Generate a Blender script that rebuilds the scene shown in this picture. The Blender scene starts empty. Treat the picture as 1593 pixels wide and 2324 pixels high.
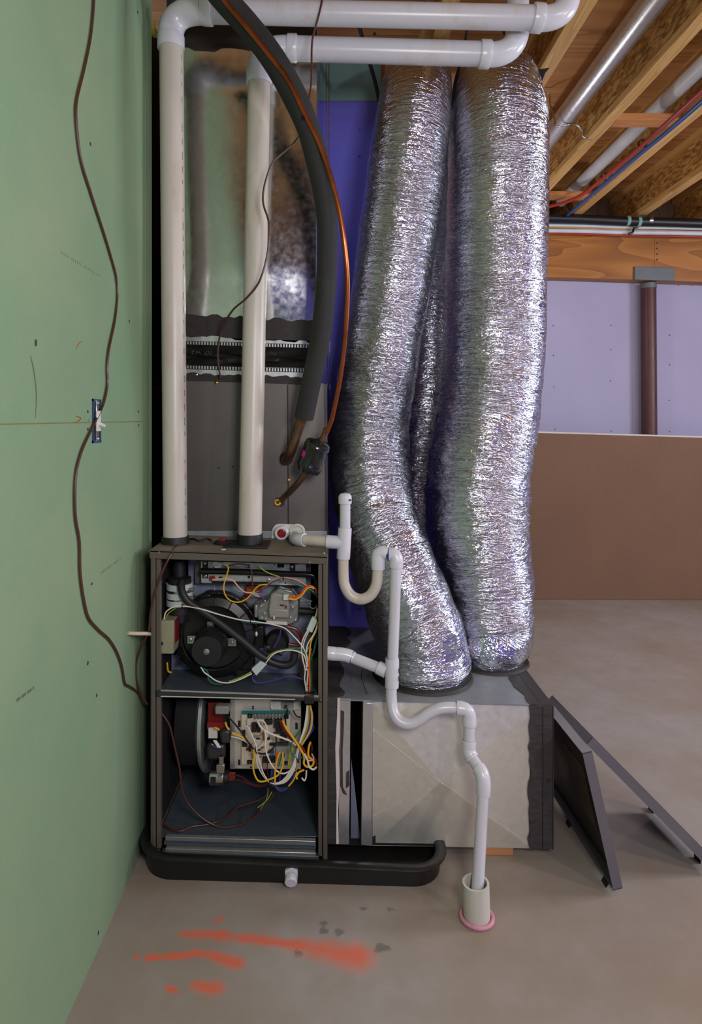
import bpy, math, random
from mathutils import Vector, Matrix, noise
random.seed(7)
PI = math.pi
scene = bpy.context.scene
col = scene.collection

# ------------------------------------------------------------------ camera
F_PX, VPX, VPY, EYE = 1450.0, 760.0, 955.0, 1.351      # focal length in pixels, vanishing point, eye height
cam_d = bpy.data.cameras.new('camera')
cam = bpy.data.objects.new('camera', cam_d); col.objects.link(cam)
cam.location = (0, 0, EYE); cam.rotation_euler = (PI/2, 0, 0)
cam_d.sensor_fit = 'VERTICAL'; cam_d.sensor_height = 36.0
cam_d.lens = F_PX/2324*36.0
cam_d.shift_x = (796.5-VPX)/2324; cam_d.shift_y = -(1162-VPY)/2324
cam_d.clip_start = 0.02
scene.camera = cam

# ------------------------------------------------------------------ light and exposure
vs = scene.view_settings
vs.view_transform = 'Standard'; vs.look = 'None'; vs.gamma = 1.0; vs.use_curve_mapping = False
vs.exposure = 0.0
w = bpy.data.worlds.new('world'); scene.world = w; w.use_nodes = True
w.node_tree.nodes['Background'].inputs[0].default_value = (0.80, 0.88, 1.0, 1)
w.node_tree.nodes['Background'].inputs[1].default_value = 0.6
def area(name, loc, target, size, power, color, size_y=None):
    d = bpy.data.lights.new(name, 'AREA'); d.energy = power; d.color = color
    d.shape = 'RECTANGLE'; d.size = size; d.size_y = size_y or size
    o = bpy.data.objects.new(name, d); col.objects.link(o); o.location = loc
    o.rotation_euler = (Vector(target)-Vector(loc)).to_track_quat('-Z', 'Y').to_euler()
    return o
def point_lamp(name, loc, power, color, r=0.05):
    d = bpy.data.lights.new(name, 'POINT'); d.energy = power; d.color = color; d.shadow_soft_size = r
    o = bpy.data.objects.new(name, d); col.objects.link(o); o.location = loc
    return o
area('camera_flash', (0.5, -0.2, 1.75), (0.1, 2.2, 1.1), 0.45, 24, (1.0, 0.97, 0.94))
area('window_daylight', (4.6, 2.2, 1.9), (0.0, 2.1, 1.1), 1.1, 85, (0.86, 0.93, 1.0), 0.8)
point_lamp('fill_light', (2.9, -1.5, 2.2), 85, (1.0, 0.97, 0.92), 0.10)  # added lamp, brightens the unseen front wall that the foil mirrors
point_lamp('fill_light', (3.3, 2.5, 2.4), 26, (1.0, 0.93, 0.82), 0.08)  # added out of view to brighten the joists
point_lamp('fill_light', (0.95, 4.1, 2.2), 12, (1.0, 0.95, 0.90), 0.06)  # added behind the right foil duct to lighten the gap between ducts
point_lamp('ceiling_fill', (2.5, 0.6, 2.1), 34, (1.0, 0.93, 0.84), 0.10)  # added fill for the right-hand ceiling, no real lamp stands here

# ------------------------------------------------------------------ helpers
def P(px, py, Y):
    return Vector(((px-VPX)*Y/F_PX, Y, EYE-(py-VPY)*Y/F_PX))
def PX(px, py, X):                       # a point of the picture on the plane x = X
    return P(px, py, X*F_PX/(px-VPX))
def PZ(px, py, Z):                       # a point of the picture on the level z = Z
    return P(px, py, (EYE-Z)*F_PX/(py-VPY))
def zoomer(ox, oy, s): return lambda a, b: (ox+a*s, oy+b*s)
Z1, Z2, Z3, Z4 = zoomer(320,0,.3139), zoomer(800,0,.4978), zoomer(320,1180,.28876), zoomer(320,1560,.28876)
Z5, Z6, Z7, Z8 = zoomer(720,1100,.35154), zoomer(720,1550,.3641), zoomer(380,650,.27621), zoomer(1180,440,.26256)
ZA, ZB, ZC, ZD = zoomer(440,1590,.18832), zoomer(360,1400,.12555), zoomer(550,1420,.12555), zoomer(600,1100,.1381)
def ZP(z, pts, Y): return [P(*z(a, b), Y) for a, b in pts]
def S(px, Y): return px*Y/F_PX

def smooth_path(pts, radii=None, step=0.01, nmin=3):
    pts = [Vector(p) for p in pts]
    n = len(pts)
    if radii is None: radii = [1.0]*n
    out, rr = [], []
    for i in range(n-1):
        p0 = pts[i-1] if i > 0 else pts[i]*2-pts[i+1]
        p1, p2 = pts[i], pts[i+1]
        p3 = pts[i+2] if i+2 < n else pts[i+1]*2-pts[i]
        L = (p2-p1).length
        k = max(nmin, int(L/step))
        k = min(k, 60)
        d0, d1, d2 = max((p1-p0).length,1e-6)**.5, max(L,1e-6)**.5, max((p3-p2).length,1e-6)**.5
        m1 = (p2-p1) + ( (p1-p0)/d0 - (p2-p0)/(d0+d1) )*d1
        m2 = (p2-p1) + ( (p3-p2)/d2 - (p3-p1)/(d1+d2) )*d1
        for j in range(k):
            t = j/k
            out.append(p1*(2*t**3-3*t*t+1)+m1*(t**3-2*t*t+t)+p2*(-2*t**3+3*t*t)+m2*(t**3-t*t))
            s = t*t*(3-2*t)
            rr.append(radii[i]*(1-s)+radii[i+1]*s)
    out.append(pts[-1]); rr.append(radii[-1])
    return out, rr

def frames(path, closed=False):
    n = len(path); T = []
    for i in range(n):
        a = path[i-1] if (i > 0 or closed) else path[i]
        b = path[(i+1) % n] if (i < n-1 or closed) else path[i]
        T.append((b-a).normalized())
    up = Vector((0,0,1)) if abs(T[0].z) < .9 else Vector((0,1,0))
    N = [(up-T[0]*up.dot(T[0])).normalized()]
    for i in range(1, n):
        v = N[-1]-T[i]*N[-1].dot(T[i])
        N.append(v.normalized())
    return T, N, [T[i].cross(N[i]) for i in range(n)]

class MB:
    def __init__(s): s.v=[]; s.f=[]; s.uv=None
    def add(s, vs, fs):
        o=len(s.v); s.v+= [Vector(v) for v in vs]; s.f+=[tuple(i+o for i in f) for f in fs]; return s
    def box(s, a, b):
        x0,x1=sorted((a[0],b[0])); y0,y1=sorted((a[1],b[1])); z0,z1=sorted((a[2],b[2]))
        return s.prism([(x0,y0,z0),(x1,y0,z0),(x1,y0,z1),(x0,y0,z1)], (0,y1-y0,0))
    def prism(s, pts, vec):
        pts=[Vector(p) for p in pts]; vec=Vector(vec); n=len(pts)
        nrm=Vector((0,0,0))
        for i in range(n): nrm+= (pts[i]-pts[0]).cross(pts[(i+1)%n]-pts[0])
        if nrm.dot(vec) > 0: pts=pts[::-1]
        vs=pts+[p+vec for p in pts]
        fs=[tuple(range(n)), tuple(range(2*n-1,n-1,-1))]
        fs+=[(i,i+n,(i+1)%n+n,(i+1)%n) for i in range(n)]
        return s.add(vs,fs)
    def px(s, corners, Y0, Y1, z=None):   # a picture outline on the plane y = Y0, run back to y = Y1
        if z: corners=[z(*c) for c in corners]
        return s.prism([P(a,b,Y0) for a,b in corners], (0,Y1-Y0,0))
    def rect(s, x0,y0,x1,y1, Y0, Y1, z=None): return s.px([(x0,y0),(x1,y0),(x1,y1),(x0,y1)],Y0,Y1,z)
    def tube(s, pts, r, seg=12, smooth=True, caps=True, closed=False, step=0.01):
        rl = list(r) if hasattr(r,'__len__') else None
        if smooth: path, rr = smooth_path(pts, rl, step)
        else: path, rr = [Vector(p) for p in pts], rl
        if rl is None: rr=[r]*len(path)
        T,N,B=frames(path,closed); n=len(path); vs=[]
        for i in range(n):
            for k in range(seg):
                a=2*PI*k/seg; vs.append(path[i]+(N[i]*math.cos(a)+B[i]*math.sin(a))*rr[i])
        fs=[]
        for i in range(n if closed else n-1):
            j=(i+1)%n
            for k in range(seg):
                l=(k+1)%seg; fs.append((i*seg+k,i*seg+l,j*seg+l,j*seg+k))
        if caps and not closed:
            fs.append(tuple(range(seg-1,-1,-1))); fs.append(tuple((n-1)*seg+k for k in range(seg)))
        return s.add(vs,fs)
    def cyl(s, a, b, r, r2=None, seg=24):
        return s.tube([a,b],[r, r if r2 is None else r2],seg,smooth=False)
    def hollow(s, a, b, r, ri, seg=32):   # a short length of pipe, open at both ends
        a,b=Vector(a),Vector(b)
        return s.lathe(a,b-a,[(ri,0),(r,0),(r,(b-a).length),(ri,(b-a).length),(ri,0)],seg)
    def lathe(s, o, axis, prof, seg=32):
        o=Vector(o); T=Vector(axis).normalized()
        up=Vector((0,0,1)) if abs(T.z)<.9 else Vector((1,0,0))
        N=(up-T*up.dot(T)).normalized(); B=T.cross(N); vs=[]; fs=[]
        for r,t in prof:
            for k in range(seg):
                a=2*PI*k/seg; vs.append(o+T*t+(N*math.cos(a)+B*math.sin(a))*max(r,1e-5))
        for i in range(len(prof)-1):
            for k in range(seg):
                l=(k+1)%seg; fs.append((i*seg+k,i*seg+l,(i+1)*seg+l,(i+1)*seg+k))
        return s.add(vs,fs)
    def ring(s, c, axis, R, r, seg=40, rs=10):
        T=Vector(axis).normalized(); up=Vector((0,0,1)) if abs(T.z)<.9 else Vector((1,0,0))
        N=(up-T*up.dot(T)).normalized(); B=T.cross(N); c=Vector(c)
        return s.tube([c+(N*math.cos(2*PI*k/seg)+B*math.sin(2*PI*k/seg))*R for k in range(seg)], r, rs, smooth=False, closed=True)
    def disc(s, c, axis, r, t=0.001, seg=20):
        c=Vector(c); a=Vector(axis).normalized(); return s.cyl(c, c+a*t, r, seg=seg)
    def ball(s, c, r, seg=16):
        n=seg//2
        return s.lathe(Vector(c)-Vector((0,0,r)),(0,0,1),[(r*math.sin(PI*i/n), r-r*math.cos(PI*i/n)) for i in range(n+1)],seg)
    def build(s, name, m, parent=None, label=None, bevel=0, angle=35, seg=2):
        me=bpy.data.meshes.new(name)
        me.from_pydata([tuple(v) for v in s.v],[],s.f); me.update()
        import bmesh
        bm=bmesh.new(); bm.from_mesh(me); bmesh.ops.recalc_face_normals(bm, faces=bm.faces); bm.to_mesh(me); bm.free()
        for p in me.polygons: p.use_smooth=True
        me.set_sharp_from_angle(angle=math.radians(angle))
        if s.uv:
            lay=me.uv_layers.new(name='UVMap')
            for l in me.loops: lay.data[l.index].uv=s.uv[l.vertex_index]
        me.materials.append(m)
        o=bpy.data.objects.new(name,me); col.objects.link(o)
        if bevel:
            b=o.modifiers.new('edge','BEVEL'); b.width=bevel; b.segments=seg; b.limit_method='ANGLE'; b.angle_limit=math.radians(40)
            b.harden_normals=False
        if parent is not None:
            o.parent=parent
            if parent.type=='EMPTY': o.location=-parent.location
        if label: o['label']=label
        return o

def tag(o, label, cat, group=None, kind=None):
    o['label']=label; o['category']=cat
    if group: o['group']=group
    if kind: o['kind']=kind
    return o
def thing(name, loc, label, cat, group=None):
    o=bpy.data.objects.new(name,None); col.objects.link(o); o.location=Vector(loc); o.empty_display_size=.05
    return tag(o,label,cat,group)
def structure(o, label=None):
    o['kind']='structure'
    if label: o['label']=label
    return o

# ------------------------------------------------------------------ materials
def srgb(r,g,b):
    f=lambda c:(c/12.92 if c<=.04045 else ((c+.055)/1.055)**2.4)
    return (f(r/255),f(g/255),f(b/255),1)
class NT:
    def __init__(s,name):
        s.m=bpy.data.materials.new(name); s.m.use_nodes=True; s.t=s.m.node_tree; s.n=s.t.nodes
        s.b=s.n['Principled BSDF']
    def node(s,typ,**kw):
        n=s.n.new(typ)
        for k,v in kw.items():
            if k[0]=='i' and k[1:].isdigit(): k2=int(k[1:]); s.setin(n.inputs[k2],v)
            elif k in n.inputs.keys() : s.setin(n.inputs[k],v)
            else: setattr(n,k,v)
        return n
    def setin(s,sock,v):
        if isinstance(v,bpy.types.NodeSocket): s.t.links.new(v,sock)
        else: sock.default_value=v
    def set(s,**kw):
        for k,v in kw.items(): s.setin(s.b.inputs[k.replace('_',' ')],v)
    def coord(s,kind='Object',scale=(1,1,1),rot=(0,0,0),loc=(0,0,0)):
        c=s.node('ShaderNodeTexCoord'); m=s.node('ShaderNodeMapping')
        s.t.links.new(c.outputs[kind],m.inputs[0]); m.inputs[1].default_value=loc; m.inputs[2].default_value=rot; m.inputs[3].default_value=scale
        return m.outputs[0]
    def noise(s,vec,scale,detail=4,rough=.55,dist=0,typ=None):
        n=s.node('ShaderNodeTexNoise')
        if typ: n.noise_type=typ
        s.setin(n.inputs['Vector'],vec); n.inputs['Scale'].default_value=scale; n.inputs['Detail'].default_value=detail
        n.inputs['Roughness'].default_value=rough; n.inputs['Distortion'].default_value=dist
        return n.outputs[0]
    def ramp(s,fac,stops,interp='LINEAR'):
        r=s.node('ShaderNodeValToRGB'); s.setin(r.inputs[0],fac); e=r.color_ramp.elements; r.color_ramp.interpolation=interp
        while len(e)<len(stops): e.new(.5)
        for i,(p,c) in enumerate(stops):
            e[i].position=p; e[i].color=c if len(c)==4 else (*c,1)
        return r.outputs[0]
    def math(s,op,a,b=0.0,clamp=False):
        n=s.node('ShaderNodeMath',operation=op); s.setin(n.inputs[0],a); s.setin(n.inputs[1],b); n.use_clamp=clamp; return n.outputs[0]
    def mix(s,fac,a,b,blend='MIX'):
        n=s.node('ShaderNodeMix'); n.data_type='RGBA'; n.blend_type=blend
        s.setin(n.inputs[0],fac); s.setin(n.inputs[6],a); s.setin(n.inputs[7],b); return n.outputs[2]
    def bump(s,h,strength=.3,dist=.01,normal=None):
        n=s.node('ShaderNodeBump'); s.setin(n.inputs['Height'],h); n.inputs['Strength'].default_value=strength; n.inputs['Distance'].default_value=dist
        if normal is not None: s.t.links.new(normal,n.inputs['Normal'])
        return n.outputs[0]
def g(v): return (v,v,v,1)
def plain(name, c, rough=.5, metal=0., var=.12, scale=6, bump=0., bscale=60, stretch=(1,1,1), spec=None, coat=0):
    """paint, plastic, rubber or metal with a little uneven wear"""
    m=NT(name); co=m.coord('Object',stretch)
    n=m.noise(co,scale,5)
    lo=tuple(x*(1-var) for x in c[:3])+(1,); hi=tuple(min(1,x*(1+var)) for x in c[:3])+(1,)
    m.set(Base_Color=m.ramp(n,[(.3,lo),(.7,hi)]),Metallic=metal)
    m.set(Roughness=m.ramp(n,[(.3,g(max(0,rough-.06))),(.7,g(min(1,rough+.06)))]))
    if bump: m.set(Normal=m.bump(m.noise(co,bscale,4),bump,.004))
    if spec is not None: m.set(Specular_IOR_Level=spec)
    if coat: m.set(Coat_Weight=coat)
    return m.m
M={}
def wire(c): 
    k=('wire',c)
    if k not in M: M[k]=plain('wire_'+c, WIRES[c], .35, var=.05)
    return M[k]
WIRES=dict(white=srgb(225,215,205),yellow=srgb(225,175,30),green=srgb(20,110,75),lime=srgb(150,165,40),orange=srgb(225,85,30),
  red=srgb(120,20,15),blue=srgb(30,65,150),purple=srgb(80,55,130),brown=srgb(88,45,32),black=srgb(25,24,24),pink=srgb(225,170,155),grey=srgb(120,120,120),maroon=srgb(70,22,22))
M['pvc']=None
def pvc(name,c,stain,rough=.28):
    m=NT(name); co=m.coord('Object',(14,14,3.5))
    n=m.noise(co,1.0,6,.65); n2=m.noise(m.coord('Object'),2.2,3)
    f=m.math('MULTIPLY',m.ramp(n,[(.52,g(0)),(.75,g(1))]),m.ramp(n2,[(.4,g(.15)),(.65,g(.9))]))
    m.set(Base_Color=m.mix(f,c,stain),Roughness=rough,Specular_IOR_Level=.5,Normal=m.bump(n,.04,.004)); return m.m
M['pvc']=pvc('pvc_white',srgb(200,199,206),srgb(186,172,150))
M['pvc_old']=pvc('pvc_yellowed',srgb(196,188,176),srgb(170,134,94),.35)
M['pvc_fit']=pvc('pvc_fitting',srgb(206,206,213),srgb(205,198,190),.25)
M['glue']=plain('pipe_primer',srgb(70,66,150),.4)
M['rubber']=plain('black_rubber',srgb(26,25,25),.55,var=.2)
M['hosefoam']=plain('foam_insulation',srgb(34,33,32),.75,var=.25,scale=9,bump=.15,bscale=90)
M['plastic']=plain('black_plastic',srgb(20,19,19),.42,var=.25,scale=20)
M['panplastic']=plain('pan_plastic',srgb(26,25,25),.38,var=.3,scale=8,bump=.05)
M['brown_paint']=plain('cabinet_paint',srgb(92,85,75),.45,var=.08,scale=4,spec=.4)
M['brown_top']=plain('dusty_cabinet_top',srgb(118,108,94),.7,var=.18,scale=14)
M['coil_paint']=plain('coil_cabinet_paint',srgb(100,95,90),.38,metal=.35,var=.08,scale=3)
M['dark_paint']=plain('dark_sheet_paint',srgb(62,60,62),.32,metal=.3,var=.1)
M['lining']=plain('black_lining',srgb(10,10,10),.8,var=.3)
M['steel']=plain('bright_steel',srgb(190,190,190),.25,1.0,var=.1,scale=30)
M['cast']=plain('cast_aluminium',srgb(165,165,162),.42,.9,var=.12,scale=60,bump=.1,bscale=200)
M['brass']=plain('brass',srgb(205,145,60),.3,1.0)
M['greyplastic']=plain('grey_plastic',srgb(140,138,130),.4,var=.06)
M['whiteplastic']=plain('white_plastic',srgb(205,205,195),.35,var=.05)
M['clearplastic']=plain('milky_plastic',srgb(190,200,195),.25,var=.08)
M['redplastic']=plain('red_plastic',srgb(130,22,18),.3)
M['redlabel']=plain('red_label',srgb(120,16,14),.5)
M['whitelabel']=plain('paper_label',srgb(205,200,190),.6,var=.04)
M['ink']=plain('ink',srgb(25,25,28),.6)
M['magenta']=plain('magenta_label',srgb(190,20,140),.5)
M['beige']=plain('beige_board',srgb(206,192,168),.55,var=.05)
M['teal']=plain('teal_board_edge',srgb(20,105,100),.5)
M['boxmetal']=plain('zinc_box',srgb(160,158,128),.45,.35,var=.1,scale=12)
M['amber']=plain('amber_rubber',srgb(210,160,40),.5)
M['mastic']=plain('mastic_sealant',srgb(58,54,54),.6,var=.25,scale=22,bump=.5,bscale=45,stretch=(1,1,3))
M['mastic_dark']=plain('dark_mastic',srgb(40,34,31),.6,var=.3,scale=18,bump=.6,bscale=30,stretch=(1,1,5))
M['canvas']=plain('black_canvas',srgb(16,15,15),.35,var=.3,bump=.3,bscale=14,stretch=(.4,1,2.5))
M['bluebox']=plain('blue_box_plastic',srgb(22,70,120),.4)
M['pink']=plain('pink_foam',srgb(205,140,160),.7,var=.12,scale=30)
M['insul']=plain('yellow_fibreglass',srgb(170,150,60),.95,var=.35,scale=25,bump=.8,bscale=40)
M['postred']=plain('primer_red_steel',srgb(84,48,44),.45,.1,var=.2,scale=10)
M['plategrey']=plain('grey_steel_plate',srgb(98,105,110),.5,.2,var=.15)
M['cblack']=plain('cable_black',srgb(22,22,24),.4); M['cblue']=plain('cable_blue',srgb(35,85,150),.4)
M['cwhite']=plain('cable_white',srgb(205,208,215),.45); M['cyellow']=plain('cable_yellow',srgb(190,140,50),.45); M['cred']=plain('cable_red',srgb(165,40,35),.4)
M['strap']=plain('black_strap',srgb(20,20,20),.5)
def galv(name,c,rough=.3,sp=40,wav=.05,scale=3,met=1.0):
    m=NT(name); co=m.coord('Object')
    v=m.node('ShaderNodeTexVoronoi'); m.setin(v.inputs['Vector'],co); v.inputs['Scale'].default_value=sp
    big=m.noise(co,scale,3); fine=m.noise(co,45,3)
    f=m.mix(.75,v.outputs['Color'],big)
    lo=tuple(x*.9 for x in c[:3])+(1,); hi=tuple(min(1,x*1.06) for x in c[:3])+(1,)
    m.set(Base_Color=m.ramp(f,[(.3,lo),(.7,hi)]),Metallic=met,Roughness=m.ramp(fine,[(.3,g(rough-.05)),(.7,g(rough+.07))]),Normal=m.bump(big,wav,.03))
    return m.m
M['galv']=galv('galvanized_sheet',srgb(205,205,203),.30,60,.03,3,.75)
M['galv_dull']=galv('dull_galvanized_sheet',srgb(228,224,212),.36,60,.01,3,.6)
M['galv_top']=galv('dusty_galvanized_top',srgb(150,155,160),.5,60,.03,3,.5)
M['galv_panel']=galv('blue_grey_galvanized',srgb(140,147,168),.42,60,.03,3,.35)
M['galv_plenum']=galv('plenum_sheet',srgb(214,214,210),.17,55,.12,2.2)
M['galv_floor']=galv('blower_floor_sheet',srgb(92,104,114),.35,60,.03,3,.45)
def copper(name,c1,c2,rough):
    m=NT(name); n=m.noise(m.coord('Object'),14,4)
    m.set(Base_Color=m.ramp(n,[(.35,c1),(.7,c2)]),Metallic=1.0,Roughness=rough); return m.m
M['copper']=copper('copper',srgb(190,105,62),srgb(150,80,48),.3)
M['copper_dark']=copper('heat_darkened_copper',srgb(150,116,94),srgb(104,82,68),.5)
def foil():
    m=NT('crinkled_foil')
    tc=m.node('ShaderNodeTexCoord'); uv=tc.outputs['UV']
    def mp(scale,rot=0):
        n=m.node('ShaderNodeMapping'); m.t.links.new(uv,n.inputs[0]); n.inputs[2].default_value=(0,0,rot); n.inputs[3].default_value=(scale[0],scale[1],1); return n.outputs[0]
    lowd=m.noise(uv,3.5,2)
    a=m.noise(mp((8,62),.20),1.0,4,.55,.7); ra=m.math('ABSOLUTE',m.math('SUBTRACT',a,.5))
    b=m.noise(mp((13,95),-.28),1.0,3,.55,.8); rb=m.math('ABSOLUTE',m.math('SUBTRACT',b,.5))
    c=m.noise(mp((34,90),.5),1.0,2,.5,.5)
    rc=m.math('ABSOLUTE',m.math('SUBTRACT',c,.5))
    v=m.node('ShaderNodeTexVoronoi'); m.setin(v.inputs['Vector'],mp((16,70),.15)); v.inputs['Scale'].default_value=1.0
    mk=m.ramp(m.noise(uv,6,2),[(.42,g(0)),(.58,g(1))])
    h=m.math('ADD',m.math('MULTIPLY',ra,.9),m.math('MULTIPLY',m.math('MULTIPLY',rb,mk),.9))
    h=m.math('ADD',h,m.math('MULTIPLY',rc,.25))
    h=m.math('ADD',h,m.math('MULTIPLY',v.outputs['Distance'],.10))
    nb=m.bump(h,1.0,.015)
    br=m.node('ShaderNodeTexBrick'); m.setin(br.inputs['Vector'],mp((1,1))); br.offset=0; br.inputs['Scale'].default_value=1
    br.inputs['Brick Width'].default_value=.012; br.inputs['Row Height'].default_value=.012; br.inputs['Mortar Size'].default_value=.0007; br.inputs['Mortar Smooth'].default_value=.3
    nb2=m.bump(br.outputs['Fac'],.12,.0006,nb)
    m.set(Base_Color=srgb(208,212,222),Metallic=1.0,Roughness=.11,Normal=nb2)
    return m.m
M['foil']=foil()
def wood(name,c1,c2,c3,axis,scale=1.0,rough=.6,knots=True):
    m=NT(name); st={'x':(1.2,14,14),'y':(14,1.2,14),'z':(14,14,1.2)}[axis]
    st=tuple(a*scale for a in st); co=m.coord('Object',st)
    n=m.noise(co,1.0,5,.6,1.2)
    wv=m.math('FRACT',m.math('MULTIPLY',m.noise(m.coord('Object',tuple(a*.45 for a in st)),1.0,2,.5,.8),9))
    f=m.math('ADD',m.math('MULTIPLY',n,.7),m.math('MULTIPLY',wv,.3))
    m.set(Base_Color=m.ramp(f,[(.25,c1),(.5,c2),(.75,c3)]),Roughness=rough,Normal=m.bump(n,.1,.003)); return m.m
M['lumber']=wood('joist_lumber',srgb(176,130,70),srgb(204,158,94),srgb(220,178,114),'y')
M['blocking']=wood('blocking_lumber',srgb(150,92,44),srgb(180,116,62),srgb(196,136,82),'x')
M['ply']=wood('subfloor_plywood',srgb(150,100,54),srgb(182,128,74),srgb(200,148,94),'x',.55,.65)
M['beam']=wood('laminated_beam',srgb(130,76,20),srgb(164,102,34),srgb(186,124,50),'x',.5,.5)
M['darkwood']=wood('dark_stud',srgb(46,32,20),srgb(60,42,26),srgb(74,54,34),'z')
M['rimwood']=wood('rim_board',srgb(84,62,48),srgb(104,78,60),srgb(120,92,72),'z',.6)
M['stubwood']=wood('block_end_grain',srgb(170,112,70),srgb(196,136,90),srgb(206,150,104),'x')
def osb():
    m=NT('strand_board'); 
    v=m.node('ShaderNodeTexVoronoi'); m.setin(v.inputs['Vector'],m.coord('Object',(1,14,42),(.5,0,0))); v.inputs['Scale'].default_value=1.4; v.inputs['Randomness'].default_value=1
    v2=m.node('ShaderNodeTexVoronoi'); m.setin(v2.inputs['Vector'],m.coord('Object',(1,18,48),(-.4,0,0))); v2.inputs['Scale'].default_value=1.6
    sep=m.node('ShaderNodeSeparateColor'); m.t.links.new(v.outputs['Color'],sep.inputs[0])
    sep2=m.node('ShaderNodeSeparateColor'); m.t.links.new(v2.outputs['Color'],sep2.inputs[0])
    f=m.mix(.5,sep.outputs[0],sep2.outputs[1])
    m.set(Base_Color=m.ramp(f,[(.15,srgb(132,90,40)),(.5,srgb(176,128,66)),(.85,srgb(208,162,96))]),Roughness=.6); return m.m
M['osb']=osb()
def board(name,c,c2,rough=.75,speck=.02):
    m=NT(name); co=m.coord('Object'); n=m.noise(co,2.2,5,.6); f2=m.noise(co,180,2)
    cc=m.mix(m.ramp(n,[(.35,g(0)),(.7,g(1))]),c,c2)
    cc=m.mix(m.math('MULTIPLY',f2,.08),cc,g(.8))
    m.set(Base_Color=cc,Roughness=rough,Specular_IOR_Level=.25,Normal=m.bump(f2,.05,.002)); return m.m
M['green']=board('green_drywall',srgb(112,142,106),srgb(128,148,112))
M['tealboard']=board('teal_green_drywall',srgb(116,164,156),srgb(122,166,156))
M['purple']=board('purple_drywall',srgb(98,94,212),srgb(106,102,220),.6)
M['whiteboard']=board('white_drywall',srgb(166,162,192),srgb(172,168,198))
M['brownboard']=board('brown_paper_board',srgb(116,80,54),srgb(122,86,60),.7)
M['edgewhite']=plain('gypsum_edge',srgb(215,205,200),.8)
M['seam']=plain('joint_line',srgb(120,112,62),.8); M['hole']=plain('screw_dimple',srgb(52,54,46),.8); M['rust']=plain('orange_scuff',srgb(150,95,40),.8)
M['scuff']=plain('dark_scuff',srgb(84,100,80),.8)
# ------------------------------------------------------------------ floor
def floor_mat():
    m=NT('concrete_floor'); co=m.coord('Object')
    n1=m.noise(co,1.1,5,.6); n2=m.noise(co,7,6,.65); n3=m.noise(co,160,3)
    c=m.mix(m.ramp(n1,[(.38,g(0)),(.62,g(1))]),srgb(146,130,115),srgb(162,157,155))
    c=m.mix(m.ramp(n2,[(.35,g(0)),(.75,g(.5))]),c,srgb(138,121,104))
    c=m.mix(m.math('MULTIPLY',n3,.18),c,srgb(175,168,160))
    sx=m.node('ShaderNodeSeparateXYZ'); m.t.links.new(co,sx.inputs[0])
    wob=m.noise(co,26,4,.7); wob2=m.noise(co,9,2)
    def seg(p,q,r1,r2,soft):
        a,b=PZ(*p,0),PZ(*q,0); d=b-a; L=d.length; d=d/L; nrm=Vector((-d.y,d.x,0))
        along=m.math('ADD',m.math('MULTIPLY',sx.outputs[0],d.x),m.math('ADD',m.math('MULTIPLY',sx.outputs[1],d.y),-(a.x*d.x+a.y*d.y)))
        perp=m.math('ADD',m.math('MULTIPLY',sx.outputs[0],nrm.x),m.math('ADD',m.math('MULTIPLY',sx.outputs[1],nrm.y),-(a.x*nrm.x+a.y*nrm.y)))
        t=m.math('DIVIDE',along,L); tc=m.math('ADD',t,0,True)
        over=m.math('SUBTRACT',along,m.math('MULTIPLY',tc,L))
        dist=m.math('SQRT',m.math('ADD',m.math('MULTIPLY',perp,perp),m.math('MULTIPLY',over,over)))
        rad=m.math('ADD',m.math('MULTIPLY',tc,r2-r1),r1)
        x=m.math('SUBTRACT',rad,m.math('ADD',dist,m.math('MULTIPLY',m.math('SUBTRACT',wob,.5),.045)))
        return m.math('ADD',m.math('DIVIDE',x,soft),.35,True)
    strokes=[((418,2118),(500,2122),.010,.018,.018),((520,2126),(690,2148),.013,.022,.024),((690,2148),(812,2172),.024,.042,.045),((488,2092),(502,2084),.006,.008,.01),
        ((335,2172),(455,2164),.010,.014,.010),((470,2168),(538,2186),  .017,.018,.022),((385,2245),(398,2247),.009,.009,.01),((442,2235),(486,2244),.010,.022,.024),((312,2168),(314,2178),.006,.006,.01)]
    tot=None
    for st in strokes:
        s=seg(*st); tot=s if tot is None else m.math('MAXIMUM',tot,s)
    c=m.mix(m.math('MULTIPLY',tot,.8),c,srgb(226,102,70))
    for (px,py,r) in [(738,2113,.012),(772,2114,.012),(868,2152,.016),(680,2161,.009),(826,2062,.008),(888,2064,.008),(735,2094,.006)]:
        s=seg((px-4,py),(px+4,py+1),r,r*.7,.008); c=m.mix(m.math('MULTIPLY',s,.55),c,srgb(84,76,70))
    m.set(Base_Color=c,Roughness=m.ramp(n2,[(.3,g(.36)),(.7,g(.55))]),Specular_IOR_Level=.4,Normal=m.bump(n3,.05,.002)); return m.m
X_R, Y_F, Z_C = 4.7, -2.9, 3.18
fl=MB().box((-1.1,Y_F,-.06),(X_R,5.4,0)).build('floor',floor_mat()); structure(fl,'stained concrete basement floor with orange spray paint')
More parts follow.
